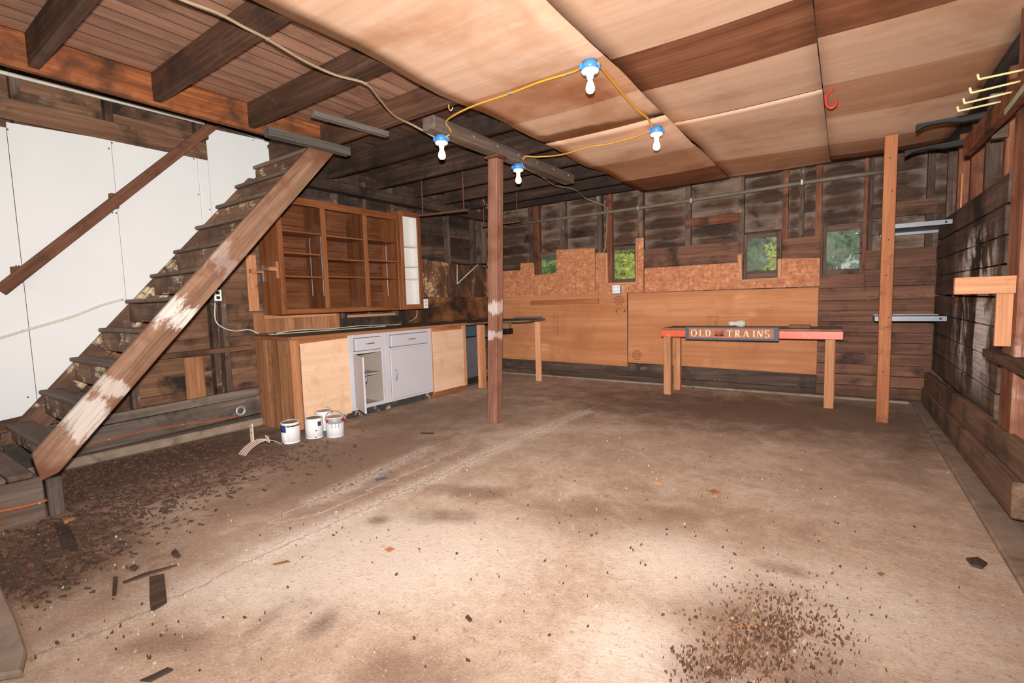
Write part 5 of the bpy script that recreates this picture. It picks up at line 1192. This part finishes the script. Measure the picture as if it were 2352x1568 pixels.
# fir bracket board and hanging brace on the near post
yb_ = 3.72
l = P(2191, 657, 'y', yb_)
br = thing('board_bracket', (l.x, yb_, l.z), 'orange fir crosspiece with a short brace board fixed to the right wall post', 'bracket')
box('crosspiece', l.x, XR+0.10, yb_-0.02, yb_+0.02, l.z-0.048, l.z+0.048, 'fir_new', br, 0.003)
b0, b1 = P(2322, 672, 'y', yb_+0.03), P(2315, 795, 'y', yb_+0.03)
beam('brace', b0, b1, 0.03, 0.115, 'fir_new', br, up=(1, 0, 0))
e0, e1 = P(2287, 806, 'x', XR-0.03), P(2352, 825, 'x', XR-0.03)
o = beam('wall_ledge', (XR-0.03, e0.y, e0.z-0.01), (XR-0.03, e1.y-0.6, e1.z-0.03), 0.12, 0.05, 'stud', None); tag(o, 'short dark ledge board on the right wall under the fir brace', 'board')
# red hook in the plywood ceiling
q = P(1905, 215, 'z', ZJ-0.06)
rh = thing('red_hook', q, 'red rubber-coated utility hook screwed into the plywood ceiling', 'hook')
h = [P(1911, 207, 'y', q.y), P(1899, 218, 'y', q.y), P(1898, 240, 'y', q.y), P(1908, 248, 'y', q.y), P(1920, 241, 'y', q.y), P(1921, 230, 'y', q.y)]
tube('shank', [q+Vector((0.01, 0, 0.03))]+h, 0.008, 'hook_red', rh)
# small screw hooks under the joists
for k, (px, py, lab) in enumerate(((1031, 240, 'bent screw hook under a joist left of the plywood ceiling'), (1068, 497, 'twig-like wires hanging at the rusty rack'))):
    if k == 0:
        q = P(px, py, 'z', ZJ-0.005); o = tube('screw_hook', [q, q+Vector((0, 0, -0.03)), q+Vector((0.02, 0, -0.05)), q+Vector((0.04, 0, -0.03))], 0.004, 'hook_yellow'); tag(o, lab, 'hook')

# ---------------- paint cans
def can(px, py, label, style):
    c = P(px, py, 'z', 0); r, h = 0.082, 0.195
    t = thing('paint_can', c, label, 'paint can', 'paint cans on the floor')
    body = lathe('body', [(0, 0), (r, 0), (r+0.002, 0.004), (r, 0.008), (r, h-0.012), (r+0.003, h-0.006), (r+0.003, h), (r-0.006, h), (r-0.008, h-0.008), (0, h-0.008)], c, 'can_white' if style != 'red' else 'can_label_grey', t, seg=32)
    toward = math.atan2(-c.y, -c.x)
    lid = lathe('lid', [(0, h-0.004), (r-0.02, h-0.004), (r-0.016, h-0.001), (r-0.01, h-0.004), (r-0.009, h-0.0075)], c, 'can_lid_dark' if style == 'dark' else 'can_lid', t, seg=32)
    def patch(nm, a0, a1, z0, z1, mt, e=0.0012): lathe(nm, [(r+e-0.0008, z0), (r+e, z0+0.0005), (r+e, z1-0.0005), (r+e-0.0008, z1)], c, mt, body, seg=max(3, int((a1-a0)*10)), a0=toward+a0, a1=toward+a1)
    if style == 'blue':
        patch('label', -1.6, -0.5, 0.11, h-0.02, 'can_blue'); patch('label', -0.42, 1.4, 0.015, h-0.03, 'white_panel'); patch('label', -1.6, -0.5, 0.012, 0.105, 'can_white')
        patch('label_band', -0.4, 1.2, h-0.035, h-0.022, 'can_lid_dark', 0.0022)
    elif style == 'dark':
        patch('label', -1.5, 0.25, 0.012, h-0.02, 'white_panel'); patch('label', 0.3, 1.5, 0.012, h-0.02, 'can_label_grey')
        patch('label_seal', 0.42, 0.86, h-0.075, h-0.03, 'can_lid_dark', 0.002); patch('label_mark', 0.08, 0.3, 0.075, 0.085, 'black', 0.002); patch('label_mark', 0.05, 0.25, 0.008, 0.02, 'can_green', 0.002)
    elif style == 'red':
        patch('label', -1.6, 1.6, 0.012, h-0.06, 'can_label_grey'); patch('label_band', -1.6, -0.75, h-0.05, h-0.016, 'can_red', 0.0018); patch('label_band', 0.75, 1.6, h-0.05, h-0.016, 'can_red', 0.0018)
        patch('paint_drip', -0.75, 0.75, h-0.06, h-0.008, 'can_grey', 0.0024)
        for a in (-0.35, 0.05, 0.4): patch('paint_drip', a-0.05, a+0.05, h-0.10, h-0.06, 'can_grey', 0.0024)
    else:
        patch('label', -1.0, 1.6, 0.012, h-0.02, 'white_panel'); patch('label_mark', 0.2, 0.6, 0.09, 0.10, 'black', 0.002)
    # bail
    up_ = {'blue': 0.35, 'dark': -1.2, 'red': 1.05, 'back': 0.5}[style]
    ax_ = toward+math.pi/2; e = Vector((math.cos(ax_), math.sin(ax_), 0)); fw = Vector((math.cos(toward), math.sin(toward), 0))
    if style != 'dark':
        pts = []
        for k in range(13):
            a = math.pi*k/12; pts.append(c+e*math.cos(a)*(r+0.008)+Vector((0, 0, h-0.03))+(Vector((0, 0, 1))*math.sin(up_)-fw*math.cos(up_))*math.sin(a)*0.10)
        tube('handle', pts, 0.003, 'galvanised', t, seg=6, sub=2)
    return t
can(669, 1014, 'paint can with blue and white label and tan lid, leftmost of the four', 'blue')
can(723, 1003, 'white paint can with dark dented lid and round seal, second from left', 'dark')
can(771, 1000, 'paint can with red band, grey paint drips and raised handle, rightmost of the four', 'red')
can(746, 984, 'white paint can standing behind the other three', 'back')

# ---------------- hose hanger lying on the floor
hb = P(585, 1035, 'z', 0)
hh = thing('hose_hanger', hb, 'cream plastic hose hanger with ribbed curved saddle lying by the paint cans', 'hose hanger')
cc_ = P(590, 1044, 'z', 0)
ux = Vector((0.80, 0.35, 0)).normalized()
e0 = P(556, 1047, 'z', 0); e1 = P(641, 1022, 'z', 0)
ax = (e1-e0); L = ax.length; ax.normalize(); sd = Vector((-ax.y, ax.x, 0))
def saddle(nm, off, wid, mt, lift=0.0):
    bm = bmesh.new(); R = []
    for k in range(19):
        t_ = k/18; z = 0.004+0.085*math.sin(math.pi*t_)**0.8; p = e0+ax*L*t_+Vector((0, 0, z+lift))
        wk = wid*(1.0 if t_ < 0.7 else max(0.35, 1-(t_-0.7)*2.2)); R.append([bm.verts.new(p+sd*(off-wk/2)), bm.verts.new(p+sd*(off+wk/2)), bm.verts.new(p+sd*(off+wk/2)+Vector((0, 0, 0.004))), bm.verts.new(p+sd*(off-wk/2)+Vector((0, 0, 0.004)))])
    for A, B in zip(R, R[1:]):
        for k in range(4): bm.faces.new((A[k], A[(k+1) % 4], B[(k+1) % 4], B[k]))
    bm.faces.new(R[0]); bm.faces.new(R[-1][::-1])
    return finish(nm, bm, mt, e0, hh, shade=False)
saddle('saddle', 0, 0.105, 'hanger_brown')
for off in (-0.048, -0.016, 0.016, 0.048): saddle('rib', off, 0.005, 'hanger_plastic', 0.004)
pk = e0+ax*L*0.38+sd*0.055
pt2 = P(573, 956, 'y', pk.y+0.02)
beam('back_plate', (pk.x, pk.y, 0.07), (pt2.x, pk.y+0.03, 0.07+0.16), 0.008, 0.05, 'hanger_plastic', hh, up=(1, 0, 0))
dv = Vector((pt2.x-pk.x, 0.03, 0.16))
for f_ in (0.55, 0.85):
    q = Vector((pk.x, pk.y, 0.07))+dv*f_; lathe('keyhole', [(0, .001), (.007, .0005), (.008, 0)], (q.x+0.002, q.y-0.0062, q.z), 'black', hh, seg=10).rotation_euler = (math.pi/2, 0, 0)
pf = e0+ax*L*0.62-sd*0.05
beam('front_lip', (pf.x, pf.y, 0.07), (pf.x+0.008, pf.y-0.015, 0.135), 0.006, 0.05, 'hanger_plastic', hh, up=(1, 0, 0))

# ---------------- scraps on the floor, the bigger ones one by one
def scrap(name, corners, th_, mt, label, cat, group=None, z=0.001, ax_=1, lift=0.0):
    pts = [P(px, py, 'z', 0) for px, py in corners]; pts = [Vector((p.x, p.y, z)) for p in pts]
    o = poly(name, pts, (0, 0, th_), mt, None, axis=ax_, bev=min(0.002, th_/4)); return tag(o, label, cat, group)
scrap('bark_board', [(343, 1327), (377, 1320), (384, 1385), (347, 1408), (344, 1385)], 0.008, 'bark', 'dark rectangular piece of old board lying on the front left floor', 'wood scrap')
scrap('board_offcut', [(124, 1203), (160, 1210), (179, 1267), (142, 1265)], 0.012, 'bark', 'greyish board offcut lying beside the landing box', 'wood scrap')
scrap('wood_sliver', [(260, 1326), (271, 1326), (267, 1368), (258, 1370)], 0.006, 'bark', 'narrow dark sliver left of the rectangular board piece', 'wood scrap')
scrap('wood_splinter', [(281, 1338), (330, 1318), (408, 1297), (410, 1299), (370, 1313), (285, 1341)], 0.006, 'bark', 'long pointed wood splinter above the rectangular board piece', 'wood scrap')
scrap('wood_chip', [(144, 1193), (171, 1190), (173, 1196), (148, 1203)], 0.01, 'fir', 'small orange wood chip next to the landing box', 'wood scrap')
scrap('bark_piece', [(393, 1270), (403, 1261), (416, 1278), (409, 1283), (397, 1280)], 0.006, 'bark', 'small square dark bark piece on the left floor', 'bark')
scrap('bark_piece', [(298, 1303), (310, 1297), (319, 1304), (311, 1312), (300, 1312)], 0.006, 'bark', 'small dark bark piece just above the narrow sliver', 'bark')
scrap('bark_piece', [(180, 1296), (205, 1291), (212, 1296), (190, 1301)], 0.006, 'bark', 'dark lens-shaped bark piece left of the long splinter', 'bark')
scrap('bark_strip', [(100, 1290), (118, 1320), (135, 1335), (128, 1338), (104, 1312)], 0.008, 'bark', 'bent dark bark strip in the litter by the landing', 'bark')
scrap('bark_strip', [(320, 1565), (350, 1552), (385, 1535), (397, 1538), (390, 1545), (345, 1567)], 0.006, 'bark', 'dark bark strip at the bottom edge left of centre', 'bark')
scrap('slate_chip', [(860, 1100), (888, 1096), (893, 1101), (866, 1107)], 0.006, 'steel_dull', 'small dark grey chip on the mid floor below the cans', 'stone chip')
scrap('wood_chip', [(1068, 1420), (1075, 1414), (1085, 1425), (1080, 1431)], 0.008, 'bark', 'single dark chip on the front middle floor', 'wood scrap')
scrap('bark_piece', [(2218, 1286), (2245, 1283), (2268, 1297), (2255, 1308), (2232, 1301)], 0.012, 'bark', 'dark bark lump near the right kerb', 'bark')
scrap('wood_splinter', [(1680, 1437), (1740, 1437), (1742, 1441), (1684, 1443)], 0.005, 'fir', 'reddish splinter in the litter of the right foreground', 'wood scrap')
scrap('wood_chip', [(1512, 1100), (1519, 1113), (1498, 1107)], 0.004, 'fir_new', 'pale orange leaf-like chip on the middle floor', 'wood scrap')
scrap('leaf', [(1625, 1130), (1640, 1123), (1656, 1132), (1640, 1134)], 0.003, 'leaf_brown', 'curled tan leaf on the right middle floor', 'leaf')
scrap('leaf', [(1723, 914), (1735, 911), (1745, 915), (1733, 920)], 0.004, 'leaf_pick', 'green sprig on the floor in front of the workbench', 'leaf')
scrap('leaf', [(8, 1430), (30, 1424), (42, 1437), (24, 1458), (12, 1450)], 0.004, 'leaf_brown', 'dry orange-brown leaf at the left frame edge', 'leaf')
scrap('leaf', [(2013, 1317), (2024, 1314), (2034, 1320), (2022, 1323)], 0.003, 'leaf_pick', 'small yellow-green leaf on the right front floor', 'leaf')
scrap('leaf', [(1726, 1409), (1738, 1405), (1750, 1410), (1737, 1414)], 0.003, 'leaf_pick', 'small green leaf in the right foreground litter', 'leaf')
scrap('wood_splinter', [(966, 994), (996, 994), (996, 997), (967, 997)], 0.004, 'bark', 'dark stick on the floor left of the centre post', 'wood scrap')
scrap('wood_chip', [(625, 1297), (660, 1288), (668, 1291), (632, 1299)], 0.005, 'scrap', 'orange wood sliver by the floor crack', 'wood scrap')
scrap('wood_chip', [(882, 1262), (895, 1257), (908, 1262), (893, 1269)], 0.005, 'scrap', 'rusty brown flake right of the floor crack', 'wood scrap')
o = tube('twig', [P(1580, 1060, 'z', 0.004), P(1592, 1053, 'z', 0.006), P(1604, 1056, 'z', 0.004)], 0.003, 'chip_dark') if False else None
o = tube('bent_nail', [P(1917, 1457, 'z', 0.004), P(1928, 1464, 'z', 0.006), P(1937, 1478, 'z', 0.004)], 0.004, 'rust'); tag(o, 'bent rusty nail in the right foreground litter', 'nail')
scrap('glass_shard', [(1584, 886), (1600, 886), (1606, 890), (1590, 892)], 0.012, 'can_green', 'small green glass shard at the back wall under the workbench', 'glass')
q = P(553, 943, 'x', XL+0.075)
o = lathe('pipe_collar', [(0.03, 0.0), (0.055, 0.0), (0.055, 0.012), (0.03, 0.012), (0.03, 0.0)], (XL+0.0715, q.y, q.z), 'galvanised', None, seg=20); o.rotation_euler = (0, math.pi/2, 0); tag(o, 'grey ring collar on the sill board left of the cabinets', 'pipe collar')
# concrete footing at the left frame edge
fo = [P(0, 1340, 'z', 0.03), P(38, 1420, 'z', 0.03), P(62, 1490, 'z', 0.03), P(50, 1540, 'z', 0.03), P(-120, 1568, 'z', 0.03), P(-200, 1400, 'z', 0.03)]
o = poly('concrete_pad', [(p.x, p.y, 0.001) for p in fo], (0, 0, 0.03), 'concrete_curb', None, bev=0.008); tag(o, 'rounded concrete pad at the lower left frame edge', 'concrete pad')

# uncountable litter: three kinds of chips strewn by area
def litter(name, n, mt, areas, smin, smax, label, elong=3.0):
    verts, faces = [], []
    tot = sum(a[-1] for a in areas)
    for _ in range(n):
        r = random.uniform(0, tot)
        for (px, py, rx, ry, sl_, wgt) in areas:
            r -= wgt
            if r <= 0: break
        while True:
            gx, gy = random.gauss(0, 0.55), random.gauss(0, 0.55)
            x_, y_ = px+gx*rx, py+gy*ry+gx*rx*sl_
            if y_ > 880: break
        p = P(x_, y_, 'z', 0)
        if not (XL+0.12 < p.x < 0.62 and 0.25 < p.y < YB-0.08): continue
        if p.x < XS+0.03 and p.y < 0.82: continue
        if p.x < XC+0.02 and 2.6 < p.y: continue
        s = random.uniform(smin, smax)*random.uniform(0.6, 1.3); a = random.uniform(0, math.pi) if random.random() < 0.4 else random.gauss(0.45, 0.35)
        l_, w_ = s*elong*random.uniform(0.5, 1.3), s*random.uniform(0.4, 1.0); h = random.uniform(0.001, 0.006)
        c, si = math.cos(a), math.sin(a); i0 = len(verts)
        tilt = random.uniform(-0.004, 0.008)
        for u, v in ((-l_, -w_), (l_*random.uniform(.6, 1), -w_*random.uniform(.2, 1)), (l_, w_*random.uniform(.2, 1)), (-l_*random.uniform(.5, 1), w_)):
            verts.append((p.x+u*c-v*si, p.y+u*si+v*c, h+0.002+tilt*(u/l_)+0.004))
        for u, v in ((-l_, -w_), (l_, -w_), (l_, w_), (-l_, w_)): verts.append((p.x+(u*c-v*si)*0.95, p.y+(u*si+v*c)*0.95, 0.0005))
        faces += [(i0, i0+1, i0+2, i0+3)] + [(i0+j, i0+4+j, i0+4+(j+1) % 4, i0+(j+1) % 4) for j in range(4)]
    me = bpy.data.meshes.new(name); me.from_pydata(verts, [], faces); me.materials.append(mat(mt))
    o = link(name, me, (0, 0, 0)); return tag(o, label, 'litter', kind='stuff')
left = [(330, 1075, 260, 55, -0.22, 5), (140, 1240, 150, 70, -0.1, 4), (60, 1310, 100, 60, 0, 3), (420, 1110, 160, 50, -0.2, 2), (260, 1180, 160, 60, -0.2, 2), (620, 1060, 200, 40, -0.1, 1.2), (180, 1110, 70, 40, -0.3, 2)]
scat = [(900, 1200, 700, 300, 0, 3), (1500, 1150, 700, 260, 0, 3), (1780, 1440, 150, 90, 0, 3), (1650, 1530, 120, 60, 0, 1.2), (300, 1450, 300, 120, 0, 1), (1400, 890, 300, 30, 0, 0.8)]
litter('bark_litter', 2700, 'chip_dark', left, 0.0015, 0.007, 'dark rotten wood litter strewn along the left wall and stairs', 4.5)
litter('wood_litter', 1000, 'chip_mid', left, 0.0015, 0.006, 'brown wood crumbs mixed into the litter by the stairs')
litter('crumb_litter', 1000, 'chip_mid', scat[2:4], 0.0006, 0.0022, 'brown leaf crumbs scattered in the right foreground')
litter('straw_litter', 160, 'chip_mid', left, 0.001, 0.0022, 'thin straw-like splinters among the dark litter by the stairs', 14.0)
litter('grit', 420, 'chip_dark', scat, 0.001, 0.0035, 'fine dark grit scattered over the open concrete floor', 1.8)
litter('pale_flakes', 230, 'chip_pale', scat+[(200, 1250, 200, 80, 0, 1)], 0.001, 0.0035, 'pale flakes scattered over the concrete floor', 1.6)

# ---------------- outside: trees, lawn, white house seen through the windows
def leafy(name, c, rad, n, mt, label, trunk_h, lf=0.09, seed=1):
    rng = random.Random(seed); t = thing(name, (c[0], c[1], -0.12), label, 'tree', 'greenery outside the windows')
    verts, faces = [], []
    cl_ = [(rng.gauss(0, .45)*rad[0], rng.gauss(0, .45)*rad[1], rng.gauss(0, .45)*rad[2]) for _ in range(40)]
    for _ in range(n):
        o_ = rng.choice(cl_); p = Vector((c[0]+o_[0]+rng.gauss(0, .22)*rad[0], c[1]+o_[1]+rng.gauss(0, .22)*rad[1], max(0.05, c[2]+o_[2]+rng.gauss(0, .22)*rad[2])))
        u = Vector((rng.gauss(0, 1), rng.gauss(0, 1), rng.gauss(0, 1))).normalized(); v = u.orthogonal().normalized(); s = lf*rng.uniform(.6, 1.3); i0 = len(verts)
        verts += [tuple(p-u*s), tuple(p+v*s*.5+Vector((0, 0, s*.15))), tuple(p+u*s), tuple(p-v*s*.5+Vector((0, 0, s*.15)))]; faces.append((i0, i0+1, i0+2, i0+3))
    me = bpy.data.meshes.new('foliage'); me.from_pydata(verts, [], faces); me.materials.append(mat(mt)); link('foliage', me, (0, 0, 0), t)
    bm = bmesh.new(); tube_into(bm, smooth_path([(c[0], c[1], -0.12), (c[0]+.1, c[1], trunk_h*.5), (c[0]-.05, c[1]+.1, trunk_h)], 4), [0.14]*5+[0.09]*4, 8); finish('trunk', bm, 'trunk', (c[0], c[1], 0), t)
    return t
def out(px, py, Y): return P(px, py, 'y', Y)
q = out(1436, 600, 12); leafy('shrub', (q.x, 12, 1.9), (1.1, 0.8, 1.6), 1100, 'leaf_yellow', 'yellow-green shrub seen through the second window', 1.6, 0.09, 3)
q = out(1436, 600, 15); leafy('tree', (q.x, 15.5, 2.4), (2.4, 1, 2.6), 3000, 'leaf_dark', 'dark green tree behind the shrub outside the second window', 2.0, 0.16, 5)
q = out(1735, 585, 14); leafy('tree', (q.x-0.3, 14, 2.4), (2.2, 1, 2.4), 4500, 'leaf_dark', 'dark green tree seen through the third window', 2.0, 0.14, 7)
q = out(1766, 590, 12); leafy('shrub', (q.x+0.1, 12, 1.9), (0.16, 0.3, 1.4), 260, 'leaf_yellow', 'yellow-green branch seen through the third window', 1.6, 0.08, 9)
q = out(1925, 570, 15); leafy('tree', (q.x-0.2, 15, 3.2), (2.4, 1, 2.2), 4500, 'leaf_dark', 'dark green tree seen through the rightmost window', 2.4, 0.13, 11)
q = out(1262, 600, 13); leafy('hedge', (q.x, 14, 1.6), (3.0, 0.8, 2.2), 9000, 'leaf_green', 'green hedge seen through the leftmost window', 1.2, 0.22, 13)
q = out(1960, 608, 22)
ho = thing('house', (q.x+1.5, 23, -0.13), 'small white house far off through the rightmost window', 'house')
box('wall', q.x-0.5, q.x+3.5, 22, 25, -0.13, 2.9, 'house_white', ho); box('roof', q.x-0.8, q.x+3.8, 21.7, 25.3, 2.905, 3.1, 'house_roof', ho); box('window', q.x, q.x+0.8, 21.96, 21.999, 1.3, 2.3, 'sign_blue', ho)
